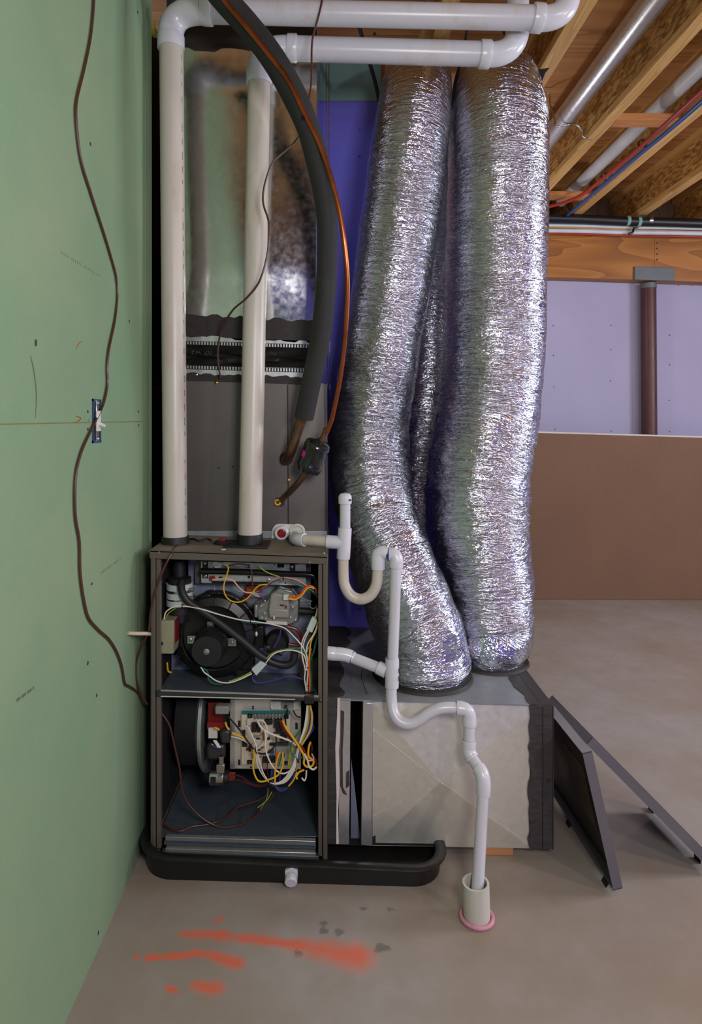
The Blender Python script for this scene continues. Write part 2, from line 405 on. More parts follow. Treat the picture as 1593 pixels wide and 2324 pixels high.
# ------------------------------------------------------------------ walls
XW=-.605; YWE=2.11
wl=MB().prism([(XW,Y_F,0),(XW,YWE,0),(XW,YWE,2.98),(XW,Y_F,2.98)],(-.013,0,0)).build('wall_left',M['green']); structure(wl,'green moisture resistant drywall on the left')
b=MB()
pa,pb=PX(0,965.5,XW),PX(323,956.5,XW)
b.prism([pa+Vector((0,-.5,-.001)),pb+Vector((0,0,-.0012)),pb+Vector((0,0,.0012)),pa+Vector((0,-.5,.001))],(.0008,0,0)).build('board_joint',M['seam'],wl)
for (px,py,h) in [(205,327,5),(81,778,8),(293,729,4),(199,934,4),(199,974,4),(314,934,4),(314,965,4),(208,1325,4),(219,1578,5),(223,2117,6),(312,28,4),(199,1505,6)]:
    c=PX(px,py,XW); 
    MB().prism([c+Vector((0,.004*math.cos(a)*1.2,h*.0009*math.sin(a))) for a in [k*PI/5 for k in range(10)]],(.0008,0,0)).build('screw_dimple',M['hole'],wl)
for pts,mm in [([(69,808),(74,830),(80,870),(82,905),(80,950)],'scuff'),([(172,944),(183,949),(176,957),(166,958)],'rust'),([(172,793),(178,780),(186,774)],'rust'),([(200,952),(203,957)],'rust')]:
    MB().tube([PX(*p,XW+.0002) for p in pts],[.001]+[.0016]*(len(pts)-2)+[.0006],6).build('wall_scuff',M[mm],wl)
for (p,q) in [((138,573),(229,628)),((230,1300),(276,1266)),((38,1590),(78,1560))]:                   # faint rows of stamped print
    b=MB(); n=22
    for k in range(n):
        if k%7==5: continue
        a=PX(p[0]+(q[0]-p[0])*k/n,p[1]+(q[1]-p[1])*k/n,XW); b.box(a+Vector((0,-.0006,-.003)),a+Vector((.0004,.0012,.0035)))
    b.build('faint_print',M['scuff'],wl)
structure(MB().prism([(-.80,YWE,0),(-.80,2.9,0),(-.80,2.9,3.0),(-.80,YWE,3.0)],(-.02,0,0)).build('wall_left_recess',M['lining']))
structure(MB().box((-.80,YWE-.09,0),(XW-.014,YWE-.005,2.98)).build('trim_1',M['darkwood']))
structure(MB().box((-.80,2.70,0),(-.60,2.86,2.98)).build('trim_2',M['darkwood']))
# rear partition: purple board, teal board above
YR=2.76; XRE=.20
zs=P(780,229,YR).z
wr=MB().box((-.60,YR,0),(XRE,YR+.013,zs-.001)).build('wall_rear',M['purple']); structure(wr,'purple drywall panel behind the ducts')
wr2=MB().box((-.60,YR,zs+.001),(XRE,YR+.013,2.9)).build('wall_rear_upper',M['tealboard']); structure(wr2,'teal green drywall above the purple panel')
structure(MB().box((-.60,YR+.014,0),(XRE-.02,YR+.10,2.9)).build('trim_3',M['darkwood']))
structure(MB().box((XRE-.019,YR+.0135,0),(XRE+.019,YR+.10,2.9)).build('trim_4',M['blocking']))
c=P(850,77,YR); MB().disc(c-Vector((0,.001,0)),(0,1,0),.007,.002).build('screw_dimple',M['hole'],wr2)
for (px,py) in [(816,294),(816,355),(820,1368),(818,1382)]:
    c=P(px,py,YR-.0006); s=.005
    MB().tube([c+Vector((-s,0,-s)),c+Vector((s,0,s))],.0006,5,False).tube([c+Vector((-s,0,s)),c+Vector((s,0,-s))],.0006,5,False).build('pencil_cross',M['ink'],wr)
# far wall
YB_=5.06
wb=MB().box((-.8,YB_,0),(X_R,YB_+.013,2.46)).build('wall_back',M['whiteboard']); structure(wb,'white drywall along the far wall')
for (a,b_) in [(645,760),(975,772),(286,1140),(786,1137),(786,1345),(288,1396),(781,1615),(292,1667),(301,2036),(788,2050),(1369,790),(1487,790),(1558,790),(1293,1221),(1293,1478),(1288,1785),(1293,2054)]:
    c=P(*Z8(a,b_),YB_); MB().disc(c-Vector((0,.001,0)),(0,1,0),.0045,.002,10).build('screw_dimple',M['hole'],wb)
structure(MB().box((-.8,5.30,2.3),(X_R,5.34,Z_C)).build('wall_back_rim',M['rimwood']),'brown rim boards at the end of the joists')
structure(MB().box((X_R,Y_F,0),(X_R+.02,5.4,Z_C)).build('wall_right',M['purple']))
wf=MB().box((-.7,Y_F-.02,0),(X_R,Y_F,Z_C)).build('wall_front',M['purple']); structure(wf)
# ceiling
HJ=1.55; ZJ=EYE+HJ
structure(MB().box((-1.1,Y_F,Z_C),(X_R,5.4,Z_C+.02)).build('ceiling',M['ply']),'plywood subfloor above the joists')
def joist(x0,x1,label,mfl='lumber'):
    xc=(x0+x1)/2; t=thing('floor_joist',(xc,1.2,ZJ),label,'joist','floor joists')
    MB().box((x0,Y_F,ZJ),(x1,5.29,ZJ+.04)).build('bottom_flange',M[mfl],t,bevel=.002)
    MB().box((xc-.006,Y_F,ZJ+.0401),(xc+.006,5.29,Z_C-.0401)).build('web',M['osb'],t)
    MB().box((x0,Y_F,Z_C-.04),(x1,5.29,Z_C-.0005)).build('top_flange',M[mfl],t)
r=lambda a:a*HJ
joist(r(-.09),r(-.05),'wooden I-joist directly over the black hose and metal plenum')
joist(r(.255),r(.297),'wooden I-joist above the two foil ducts, behind the white vent pipes')
joist(r(.583),r(.626),'wooden I-joist just left of the bright metal pipe')
joist(r(.897),r(.936),'wooden I-joist between the bright metal pipe and the white ceiling pipe')
joist(r(1.157),r(1.197),'wooden I-joist carrying the red and blue tubes along its left side')
joist(r(1.47),r(1.515),'wooden I-joist nearest the right edge, right of the red and blue tubes')
joist(r(1.80),r(1.84),'wooden I-joist out at the far right end over the pale wall')
# beam, post
bz0=P(1300,630,4.93).z
def bz(px): return P(px,628+(px-1240)*.033,4.93)
t=thing('support_beam',(2.4,4.98,bz0),'orange-brown laminated wood beam across the back of the basement','beam')
xs=1180+440
L0,L1=bz(700),bz(1485); R0,R1=bz(1485.5),bz(2140)
MB().prism([L0,L1,Vector((L1.x,4.93,ZJ-.001)),Vector((L0.x,4.93,ZJ-.001))],(0,.128,0)).build('beam_length',M['beam'],t)
MB().prism([R0,R1,Vector((R1.x,4.93,ZJ-.001)),Vector((R0.x,4.93,ZJ-.001))],(0,.12,0)).build('beam_length',M['beam'],t)
for k in range(4):
    c=P(*Z8(1183,425+k*48),4.93); MB().disc(c-Vector((0,.002,0)),(0,1,0),.006,.003,8).build('nail_head',M['hole'],t)
t=thing('steel_post',(P(1485,985,4.92).x,4.92,0),'dark red steel post with a grey top plate under the wood beam','post')
pc=P(1485,700,4.92); pz=P(1485,640,4.92).z
MB().cyl((P(1488,985,4.92).x,5.0,0),(P(1483,655,4.92).x,5.0,pz-.02),S(16.5,4.92)).build('post_shaft',M['postred'],t)
MB().cyl((P(1483,655,4.92).x,5.0,pz-.035),(P(1483,640,4.92).x,5.0,pz+.004),S(17.5,4.92)).build('post_collar',M['plategrey'],t)
MB().px([(991,628),(1337,637),(1337,752),(991,742)],4.915,4.929,Z8).build('top_plate',M['plategrey'],t,bevel=.003)
# brown sheet leaning on the far wall
b=MB(); tl,tr=P(800,970,4.90),P(1640,995,4.90); bl,br=P(800,1338,4.83),P(1640,1362,4.83)
bl.z=br.z=.002
br.y=4.81
b.prism([bl,br,tr,tl],(0,.012,.001)); bs=b.build('brown_board',M['brownboard'])
tag(bs,'brown paper-faced sheet leaning along the white far wall','board')
b=MB(); b.prism([tl+Vector((0,-.002,0)),tr+Vector((0,-.002,0)),tr+Vector((0,-.002,.012)),tl+Vector((0,-.002,.012))],(0,.014,0)).build('board_edge',M['edgewhite'],bs,'white upper edge')
# blocking between joists
def block(x0,x1,Y,label):
    tag(MB().box((x0,Y,ZJ-.001),(x1,Y+.085,ZJ+.036)).build('joist_blocking',M['blocking'],bevel=.002),label,'wood block','blocking between the joists')
block(r(.937),r(1.156),P(1412,272,1).y*0+1450*HJ/683,'nearer orange wood block crossing above the white ceiling pipe')
block(r(.937),r(1.156),1450*HJ/510,'farther orange wood block crossing just below the red tube')
# pipes and tubes under the floor
def run(x,h,rad,m,name,label,cat,y0=-1.5,y1=4.85,pts=None,group=None):
    b=MB(); b.tube(pts or [(x,y0,EYE+h),(x,(y0+y1)/2,EYE+h),(x,y1,EYE+h)],rad,20,smooth=bool(pts),step=.05)
    return tag(b.build(name,m),label,cat,group)
run(1.28,1.69,.055,M['galv'],'metal_conduit','shiny round metal pipe running along the joist bay','pipe')
run(1.72,1.665,.040,M['cwhite'],'white_ceiling_pipe','white plastic pipe running overhead between two joists','pipe')
run(0,0,.011,M['cblue'],'blue_water_tube','blue plastic water tube clipped along a joist overhead','tube',pts=[Vector((1.57,-1.5,EYE+1.40)),Vector((1.57,.8,EYE+1.40)),P(1561,259,2.92),P(1440,360,3.6),P(1350,436,4.15),P(1288,488,4.75)],group='overhead water tubes')
run(0,0,.011,M['cred'],'red_water_tube','red plastic water tube beside the blue one overhead','tube',pts=[Vector((1.545,-1.5,EYE+1.40)),Vector((1.545,.8,EYE+1.40)),P(1517,276,2.98),P(1440,345,3.5),P(1370,404,3.9),P(1310,448,4.2),P(1240,470,4.5),P(1190,476,4.7)],group='overhead water tubes')
for (px,py,Y) in [(1458,326,3.4),(1372,400,4.0)]:
    tag(MB().ring(P(px,py,Y),(0.3,1,-.2),.02,.006,16,6).build('tube_clip',M['cblack']),'black clip holding the red and blue tubes, '+('nearer one' if py<350 else 'farther one'),'clip')
b=MB(); b.tube(ZP(Z2,[(870,425),(895,425),(900,470),(925,560),(922,578),(960,572),(1020,570),(1048,600),(1050,622),(1088,638)],3.52),.0045,8)
tag(b.build('wire_hanger',M['steel']),'thin metal hanger bracket under the end of the shiny pipe','bracket')
# cables in front of the beam
def cable(y0,y1,rad,mk,name,label,Y=4.86,cat='cable',grp='cables along the beam'):
    pts=[P(900,y0-(340)*(y1-y0)/353.,Y),P(1240,y0,Y),P(1330,y0+(y1-y0)*.22,Y),P(1420,y0+(y1-y0)*.5+1,Y),P(1510,y0+(y1-y0)*.78,Y),P(1593,y1,Y),P(1760,y1+4,Y)]
    return tag(MB().tube(pts,rad,12,step=.05).build(name,M[mk]),label,cat,grp)
bp=cable(495,507,.034,'cblack','black_gas_pipe','thick black pipe running level across the top of the beam',4.80,'pipe')
for a,bb in [((918,200),(948,262)),((1018,208),(1036,270))]:
    c=P(*Z8((a[0]+bb[0])/2,(a[1]+bb[1])/2+2),4.80); MB().cyl(c-Vector((S(4,4.8),0,0)),c+Vector((S(3,4.8),0,0)),.037).build('teal_band',M['tealboard'],bp,'teal band')
c=P(*Z8(1117,232),4.80); MB().cyl(c-Vector((S(4,4.8),0,0)),c+Vector((S(4,4.8),0,0)),.038).build('pipe_clamp',M['steel'],bp,'bright metal clamp')
cable(506,515,.012,'cblue','blue_cable','blue cable just under the thick black pipe on the beam')
cable(511,519,.012,'cwhite','white_cable','white cable under the blue one, uppermost white one on the beam')
cable(515,526,.007,'cyellow','yellow_cable','thin yellow cable between the white ones on the beam')
cable(523,530,.017,'cwhite','white_cable','lowest thick white cable along the beam')
cable(530,538,.007,'cred','red_cable','thin red cable lowest of the bundle on the beam')
b=MB().tube(ZP(Z8,[(1025,262),(1015,290),(985,300),(972,335),(940,345)],4.82),.009,8)
tag(b.build('cable_strap',M['cblack']),'black strap tying the cable bundle to the beam','strap')
# yellow insulation and dark duct at the top of the left wall
b=MB()
for k in range(14):
    c=P(316+k*2.6+random.uniform(-4,4),22+k*4.2+random.uniform(-6,6),2.13); b.ball(c,random.uniform(.010,.020),8)
tag(b.build('insulation_tuft',M['insul']),'ragged yellow insulation sticking out at the top of the green wall','insulation',kind='stuff')
# ------------------------------------------------------------------ furnace
YF, YBK = 1.93, 2.62
fu=thing('furnace',(-.29,2.27,.03),'brown metal furnace with its front open on wires and blower','furnace')
xl,xr=P(342,1300,YF).x,P(743,1300,YF).x
zt_l,zt_r=P(342,1268,YF).z,P(743,1281,YF).z; zb_l,zb_r=.028,.028
b=MB()
b.prism([(xl,YF,zb_l),(xl+.014,YF,zb_l),(xl+.014,YF,zt_l),(xl,YF,zt_l)],(0,YBK-YF,0))
b.prism([(xr-.014,YF,zb_r),(xr,YF,zb_r),(xr,YF,zt_r),(xr-.014,YF,zt_r)],(0,YBK-YF,0))
b.box((xl,YBK-.004,zb_l),(xr,YBK,zt_r))
b.build('cabinet',M['brown_paint'],fu)
MB().px([(342,1266),(352,1266),(352,1930),(345,1930)],YF-.003,YF+.02).px([(354,1268),(364,1268),(365,1926),(355,1926)],YF+.002,YF+.02).build('left_post',M['brown_paint'],fu,bevel=.0015)
MB().px([(722,1281),(731,1281),(731,1945),(722,1945)],YF+.002,YF+.02).px([(733,1279),(743,1279),(743,1952),(733,1950)],YF-.003,YF+.02).build('right_post',M['brown_paint'],fu,bevel=.0015)
zc_l,zc_r=P(339,1249,YF).z,P(744,1263,YF).z
b=MB(); b.px([(339,1249),(744,1263),(744,1281),(339,1268)],YF-.006,YF+.004); b.build('top_lip',M['brown_paint'],fu,bevel=.0015)
xa,xb=P(339,1249,YF).x,P(744,1249,YF).x
b=MB(); b.prism([(xa,YF-.006,zc_l-.003),(xb,YF-.006,zc_r-.003),(xb,YF-.006,zc_r+.0006),(xa,YF-.006,zc_l+.0006)],(0,YBK-YF+.006,0)); b.build('top_cover',M['brown_top'],fu)
def ztop(x): return zc_l+(zc_r-zc_l)*(x-xa)/(xb-xa)+.0006
# linings
b=MB(); b.box((xl+.0145,YF+.021,.10),(xl+.017,YBK-.006,zt_r-.02)); b.box((xr-.017,YF+.021,.10),(xr-.0145,YBK-.006,zt_r-.02)); b.box((xl+.017,YBK-.012,.10),(xr-.017,YBK-.005,zt_r-.02))
b.build('lining',M['lining'],fu)
# screws on the cabinet
for (px,py) in [(703,1276),(735,1256),(728,1587),(728,1942),(361,1930),(361,1254)]:
    MB().lathe(P(px,py,YF-.006),(0,1,0),[(0,-.003),(.003,-.0025),(.004,0)],12).build('screw',M['steel'],fu)
# deck between the compartments
b=MB(); b.prism([P(360,1568,YF),P(724,1581,YF),P(724,1584,YF),P(360,1571,YF)],(0,.55,0)); b.build('blower_deck',M['galv_floor'],fu)
MB().px([(155,1335),(1395,1380),(1395,1392),(155,1347)],YF-.004,YF,Z3).build('deck_rail',M['galv'],fu,'bright upper edge')
MB().px([(120,1345),(1395,1392),(1425,1425),(1425,1440),(1395,1428),(120,1390)],YF-.005,YF+.004,Z3).build('deck_front',M['dark_paint'],fu,bevel=.002)
MB().px([(155,1384),(1210,1408),(1210,1414),(155,1391)],YF-.0065,YF-.004,Z3).build('deck_rail',M['whitelabel'],fu,'pale lower edge')
MB().rect(1283,1385,1360,1450,YF-.010,YF+.03,Z3).build('wire_grommet',M['rubber'],fu,bevel=.003)
# burner compartment
YP=2.10
b=MB(); b.px([(372,310),(1335,345),(1335,1260),(240,1225),(372,640)],YP,YP+.004,Z3); b.build('heat_exchanger_panel',M['galv_panel'],fu)
MB().rect(240,1060,372,1230,YP-.002,YP,Z3).build('panel_flange',M['galv_panel'],fu)
MB().rect(1245,1090,1392,1260,YP-.045,YP-.03,Z3).build('side_bracket',M['brown_paint'],fu,bevel=.002)
MB().rect(426,320,472,500,YP-.03,YP,Z3).build('burner_box_side',M['brown_paint'],fu)
bx=MB().px([(468,322),(1300,350),(1300,520),(470,498)],YP-.06,YP-.001,Z3).build('burner_box',M['galv'],fu,bevel=.002)
YBX=YP-.06
MB().px([(482,328),(527,330),(527,460),(482,458)],YBX-.002,YBX,Z3).build('bracket_plate',M['lining'],bx)
MB().px([(1168,340),(1212,342),(1212,400),(1168,398)],YBX-.002,YBX,Z3).build('bracket_plate',M['lining'],bx)
MB().px([(550,482),(1000,488),(1000,506),(560,500)],YBX-.002,YBX,Z3).build('burner_slot',M['lining'],bx)
for (x0,y0,x1,y1) in [(838,350,855,378),(838,440,855,458),(1070,346,1125,374),(610,445,640,458),(1130,490,1140,500),(1044,347,1052,356),(1140,348,1147,356)]:
    MB().rect(x0,y0,x1,y1,YBX-.001,YBX,Z3).build('punched_hole',M['lining'],bx)
for (a,c) in [(503,342),(503,444),(1188,368),(550,338),(1000,474),(1095,480),(556,456)]:
    p=P(*Z3(a,c),YBX-.002); MB().lathe(p,(0,1,0),[(0,-.004),(.0035,-.0035),(.004,-.001),(.006,0)],14).build('bolt',M['steel'],bx)
MB().tube(ZP(Z3,[(472,402),(700,405),(900,412),(1150,424),(1290,428),(1345,436),(1380,462),(1388,520)],YBX-.018),.0098,14).build('gas_manifold',plain('gloss_black_pipe',srgb(16,16,16),.22,var=.1),fu)
MB().rect(600,340,635,365,YBX-.006,YBX,Z3).build('igniter_bracket',M['steel'],bx)
MB().rect(535,446,578,478,YBX-.008,YBX,Z3).build('flame_sensor_plug',M['redlabel'],bx)
MB().rect(578,362,625,376,YBX-.008,YBX,Z3).build('terminal',M['whiteplastic'],bx)
ig=MB().rect(818,518,940,602,YP-.02,YP,Z3).build('limit_switch',M['maroon'] if 'maroon' in M else M['redlabel'],fu)
for (x0,y0,x1,y1) in [(830,540,865,570),(885,540,915,562)]: MB().rect(x0,y0,x1,y1,YP-.026,YP-.02,Z3).build('brass_terminal',M['brass'],ig)
MB().rect(868,575,940,605,YP-.024,YP-.02,Z3).build('label',M['whitelabel'],ig)
MB().rect(372,640,1335,668,YP-.006,YP,Z3).build('panel_rib',M['galv'],fu)
for pts in ([(575,510),(580,570),(610,610)],[(720,515),(760,555),(800,570)],[(780,610),(820,580)]):
    MB().tube(ZP(Z3,pts,YP-.001),.0016,6).build('panel_bead',M['galv_dull'],fu)
# gas valve
YV=2.00
gv=MB().px([(1050,560),(1085,535),(1200,560),(1240,640),(1240,800),(1150,832),(985,795),(920,790),(900,670),(985,640)],YV+.012,YP-.002,Z3).build('gas_valve',M['cast'],fu,bevel=.004)
MB().px([(1015,590),(1045,570),(1160,595),(1168,700),(1165,770),(1005,770),(1000,700)],YV-.012,YV+.02,Z3).build('valve_cover',M['greyplastic'],gv,bevel=.008,seg=3)
MB().px([(1000,690),(1165,705),(1165,775),(1005,772)],YV-.016,YV+.012,Z3).build('valve_cover_lip',M['greyplastic'],gv,bevel=.006,seg=3)
MB().rect(1118,588,1162,632,YV-.024,YV,Z3).build('wire_plug',M['whiteplastic'],gv,bevel=.001)
MB().rect(888,668,916,770,YV+.004,YV+.05,Z3).build('inlet_nut',M['cast'],gv,bevel=.003)
for (a,c,rr) in [(940,682,.0075),(1188,690,.0075),(972,738,.0045),(978,780,.004),(1172,768,.0045),(1210,788,.0045),(948,772,.004),(1185,640,.005),(975,635,.005)]:
    MB().lathe(P(*Z3(a,c),YV+.012),(0,1,0),[(0,-.007),(rr*.5,-.007),(rr*.55,-.004),(rr*.85,-.004),(rr,0),(rr,.004)],16).build('valve_screw',M['steel'],gv)
MB().px([(985,792),(1150,802),(1150,828),(985,815)],YV+.008,YV+.012,Z3).build('valve_label',M['whitelabel'],gv)
MB().px([(1092,664),(1125,668),(1125,678),(1092,674)],YV-.0165,YV-.0155,Z3).build('oval_mark',M['ink'],gv)
MB().rect(1132,674,1146,696,YV-.0165,YV-.0155,Z3).build('red_mark',M['redlabel'],gv)
MB().rect(1040,742,1052,752,YV-.0165,YV-.0155,Z3).build('orange_mark',wire('orange'),gv)
MB().rect(1040,752,1052,780,YV-.0165,YV-.0155,Z3).build('white_mark',M['whitelabel'],gv)
MB().cyl(P(*Z3(1240,715),YV+.04),P(*Z3(1375,722),YV+.04),.0115).build('gas_pipe_stub',M['rubber'],fu)
# inducer blower
YI=2.0
ic=P(*Z3(570,930),YI); R=S(92,YI)
ind=MB().lathe(ic+Vector((0,.085,0)),(0,-1,0),[(0,0),(R*1.0,0),(R*1.04,.01),(R*1.04,.05),(R*.98,.075),(R*.80,.085),(R*.78,.062),(R*.5,.055),(0,.055)],56).build('inducer_blower',M['plastic'],fu)
MB().ring(ic+Vector((0,.035,0)),(0,1,0),R*1.04,.004,56,8).build('housing_seam',M['plastic'],ind)
MB().ring(ic+Vector((0,.004,0)),(0,1,0),R*.80,.003,56,8).build('housing_rim',M['plastic'],ind)
for k in range(14):
    a=2*PI*k/14+.2; d=Vector((math.cos(a),0,math.sin(a)))
    MB().tube([ic+d*R*.8+Vector((0,.0,0)),ic+d*R*.97+Vector((0,.006,0)),ic+d*R*1.05+Vector((0,.035,0))],.0024,6).build('housing_rib',M['plastic'],ind)
for ang in (.9,2.2,3.8,5.3,6.0):
    d=Vector((math.cos(ang),0,math.sin(ang))); c=ic+d*R*1.08
    MB().cyl(c+Vector((0,.02,0)),c+Vector((0,.07,0)),.009,seg=14).build('screw_boss',M['plastic'],ind)
mc0=P(*Z3(515,1035),1.935); mc1=mc0.copy(); mc1.y=2.03
mr=S(125*.28876,1.935)
mo=MB().lathe(mc1,(0,-1,0),[(0,0),(mr*1.12,0),(mr*1.12,.028),(mr*1.02,.034),(mr*1.0,.086),(mr*.94,.094),(mr*.2,.095),(0,.095)],48).build('inducer_motor',M['rubber'],ind)
MB().lathe(mc0+Vector((0,.001,0)),(0,-1,0),[(.009,0),(.009,.003),(.005,.004),(.004,.007),(0,.008)],18).build('shaft_nut',M['cast'],mo)
for k in range(9):
    a=.3+k*.3; d=Vector((math.cos(a),0,math.sin(a)))
    MB().tube([mc1+d*mr*1.03+Vector((0,-.05-.0*k,0)),mc1+Vector((math.cos(a+.16),0,math.sin(a+.16)))*mr*1.03+Vector((0,-.05,0))],.0016,6,False).build('cooling_slot',M['lining'],mo)
for (x0,y0,x1,y1,sx,sy) in [(365,912,432,972,388,942),(678,930,748,992,716,962),(520,800,570,850,545,822)]:
    tb=MB().rect(x0,y0,x1,y1,YI+.004,YI+.007,Z3).build('motor_bracket',M['steel'],ind)
    MB().lathe(P(*Z3(sx,sy),YI+.004),(0,-1,0),[(.006,0),(.006,.002),(.003,.004),(0,.004)],12).build('bracket_screw',M['cast'],tb)
MB().prism(ZP(Z3,[(440,640),(480,590),(540,578),(560,610),(520,650),(460,680)],YI+.02),(0,.06,0)).build('outlet_neck',M['plastic'],ind,bevel=.006)
MB().px([(860,850),(960,830),(965,1010),(870,1000)],YI+.03,YP-.003,Z3).build('mounting_block',M['plastic'],ind,bevel=.004)
MB().lathe(P(*Z3(897,895),YI+.03),(0,-1,0),[(.0085,0),(.0085,.003),(.004,.005),(0,.006)],18).build('washer',M['whiteplastic'],ind)
# vent elbow and coupling at left
cp=P(*Z3(303,590),2.02); rr=S(29,2.02)
vc=MB().cyl(P(*Z3(300,320),2.05),P(*Z3(303,500),2.05),S(14,2.05)).build('vent_tube',M['rubber'],fu)
MB().cyl(cp+Vector((0,0,-.055)),cp+Vector((0,0,.055)),rr*.9).build('vent_coupling',M['rubber'],fu)
for zz,mm in ((515,'whiteplastic'),(582,'whiteplastic'),(640,'whiteplastic')):
    c=P(*Z3(303,zz),2.02); MB().cyl(c-Vector((0,0,.009)),c+Vector((0,0,.009)),rr*1.03).build('coupling_band',M['clearplastic'],fu)
for zz in (548,612):
    c=P(*Z3(303,zz),2.02); hc=MB().cyl(c-Vector((0,0,.007)),c+Vector((0,0,.007)),rr*1.0).build('hose_clamp',M['steel'],fu)
    s=P(*Z3(385,zz),2.0); MB().cyl(s-Vector((.012,0,0)),s+Vector((.012,0,0)),.006,seg=12).build('clamp_screw',M['cast'],hc)
MB().cyl(P(*Z3(300,680),2.03),P(*Z3(305,790),2.03),rr*.85).build('vent_elbow',M['plastic'],fu)
MB().tube(ZP(Z3,[(200,470),(175,520),(165,600),(160,700)],2.05),S(12,2.05),10).build('side_tube',M['rubber'],fu)
# thick black drain hose
MB().tube(ZP(Z3,[(340,470),(318,500),(325,570),(370,640),(460,700),(620,810),(800,950),(940,1065),(1050,1125),(1150,1140),(1195,1110),(1205,1040)],1.965),S(8.6,1.965),14).build('drain_hose',M['rubber'],fu)
# pressure switch
pc=P(*Z3(1063,985),2.03)
ps=MB().lathe(pc+Vector((0,.045,0)),(0,-1,0),[(0,0),(S(27,2.03),0),(S(27.5,2.03),.02),(S(25,2.03),.032),(S(23,2.03),.036),(S(22,2.03),.030),(0,.030)],40).build('pressure_switch',M['rubber'],fu)
MB().rect(985,990,1010,1045,2.0,2.02,Z3).build('terminal',M['steel'],ps); MB().rect(1085,1030,1110,1070,2.0,2.02,Z3).build('terminal',M['steel'],ps)
MB().tube(ZP(Z3,[(1150,840),(1220,860),(1260,930),(1250,985),(1160,975)],2.03),.0055,8).build('red_hose',wire('red'),fu)
MB().rect(780,1070,890,1190,2.05,2.09,Z3).build('drain_trap',M['rubber'],fu,bevel=.008)
# junction box
jb=MB().rect(152,792,255,1052,YF+.012,YF+.10,Z3).build('junction_box',M['boxmetal'],fu,bevel=.0015)
MB().disc(P(*Z3(160,972),YF+.012)+Vector((0,-.0008,0)),(0,1,0),.006,.002).build('knockout',M['ink'],jb)
b=MB(); X1=P(*Z3(255,900),YF+.012).x
b.box((X1,YF+.03,P(*Z3(255,1000),YF).z),(X1+.001,YF+.09,P(*Z3(255,810),YF).z)); b.build('warning_label',M['redlabel'],jb)
MB().lathe(P(*Z3(190,795),YF+.03),(0,0,1),[(.005,0),(.004,.005),(0,.006)],12).build('screw',M['steel'],jb)
# blower compartment
b=MB(); b.box((xl+.018,YF+.022,.078),(xr-.018,YBK-.02,.082)); b.build('blower_floor',M['galv_floor'],fu)
for y0,y1,dy in ((1175,1205,.0),(1268,1292,-.004)):
    MB().px([(190,y0),(1372,y0+35),(1372,y1+35),(190,y1)],YF+.006+dy,YF+.02,Z4).build('base_rail',M['galv'],fu,'bright folded edge',bevel=.001)
MB().px([(180,1205),(1375,1240),(1375,1272),(180,1240)],YF+.012,YF+.02,Z4).px([(160,1295),(1395,1330),(1395,1372),(160,1335)],YF+.0,YF+.02,Z4).build('base_channel',M['galv_floor'],fu,bevel=.001)
for (x,y) in ((xl+.03,YF+.05),(xr-.03,YF+.05),(xl+.03,YBK-.05),(xr-.03,YBK-.05)): MB().cyl((x,y,.0125),(x,y,.03),.02,seg=12).build('levelling_foot',M['rubber'],fu)
# blower wheel housing
X0=-.425; bc=Vector((X0,2.20,P(470,1668,2.05).z)); R=.175
bl=MB().lathe(bc-Vector((.012,0,0)),(1,0,0),[(R*.6,-.04),(R*.9,-.01),(R,.0),(R,.006),(R*1.03,.007),(R*1.03,.012),(R*.97,.015),(R*.66,.013),(R*.60,-.02),(R*.6,-.04)],64).build('blower_housing',M['galv'],fu)
MB().lathe(bc-Vector((.09,0,0)),(1,0,0),[(0,0),(R*.9,0),(R*.9,.078),(0,.078)],48).build('blower_scroll',M['lining'],fu)
mo2=MB().lathe(bc-Vector((.05,0,0)),(1,0,0),[(0,0),(.085,0),(.085,.135),(.07,.150),(0,.152)],40).build('blower_motor',M['dark_paint'],fu)
MB().px([(528,120),(640,120),(640,300),(528,300)],2.04,2.044,Z4).build('motor_label',M['redlabel'],mo2)
YC_=1.985
MB().rect(580,150,690,215,YC_,YC_+.03,Z4).build('door_switch',M['greyplastic'],fu,bevel=.004)
MB().rect(520,275,665,330,YC_+.02,YC_+.024,Z4).build('blower_label',M['redlabel'],fu)
MB().rect(530,320,600,400,YC_+.015,YC_+.02,Z4).build('paper_label',M['whitelabel'],fu)
MB().rect(620,340,700,450,YC_+.0,YC_+.03,Z4).build('wire_cover',M['dark_paint'],fu,bevel=.01,seg=3)
MB().rect(510,450,660,580,YC_+.02,YC_+.05,Z4).build('motor_shroud',M['dark_paint'],fu,bevel=.012,seg=3)
c0=P(*Z4(597,700),1.99); 
cap=MB().cyl(P(*Z4(540,705),1.995),P(*Z4(655,705),1.995),S(17,1.99),seg=32).build('capacitor',M['steel'],fu,bevel=.003)
MB().cyl(P(*Z4(655,705),1.995),P(*Z4(690,705),1.995),S(14,1.99),seg=24).build('capacitor_cap',M['rubber'],cap)
MB().rect(590,610,655,680,1.955,1.965,Z4).build('capacitor_strap',M['steel'],cap,bevel=.002)
MB().rect(545,705,585,752,1.9685,1.97,Z4).build('capacitor_print',M['ink'],cap)
MB().lathe(P(*Z4(612,702),1.969),(0,-1,0),[(.004,0),(.003,.002),(0,.0025)],10).build('rivet',M['cast'],cap)
for yy in (690,722): MB().rect(688,yy-10,738,yy+10,1.985,1.995,Z4).build('spade_terminal',M['redplastic'],fu)
MB().rect(615,545,645,620,1.96,1.97,Z4).build('strap_tab',M['steel'],fu)
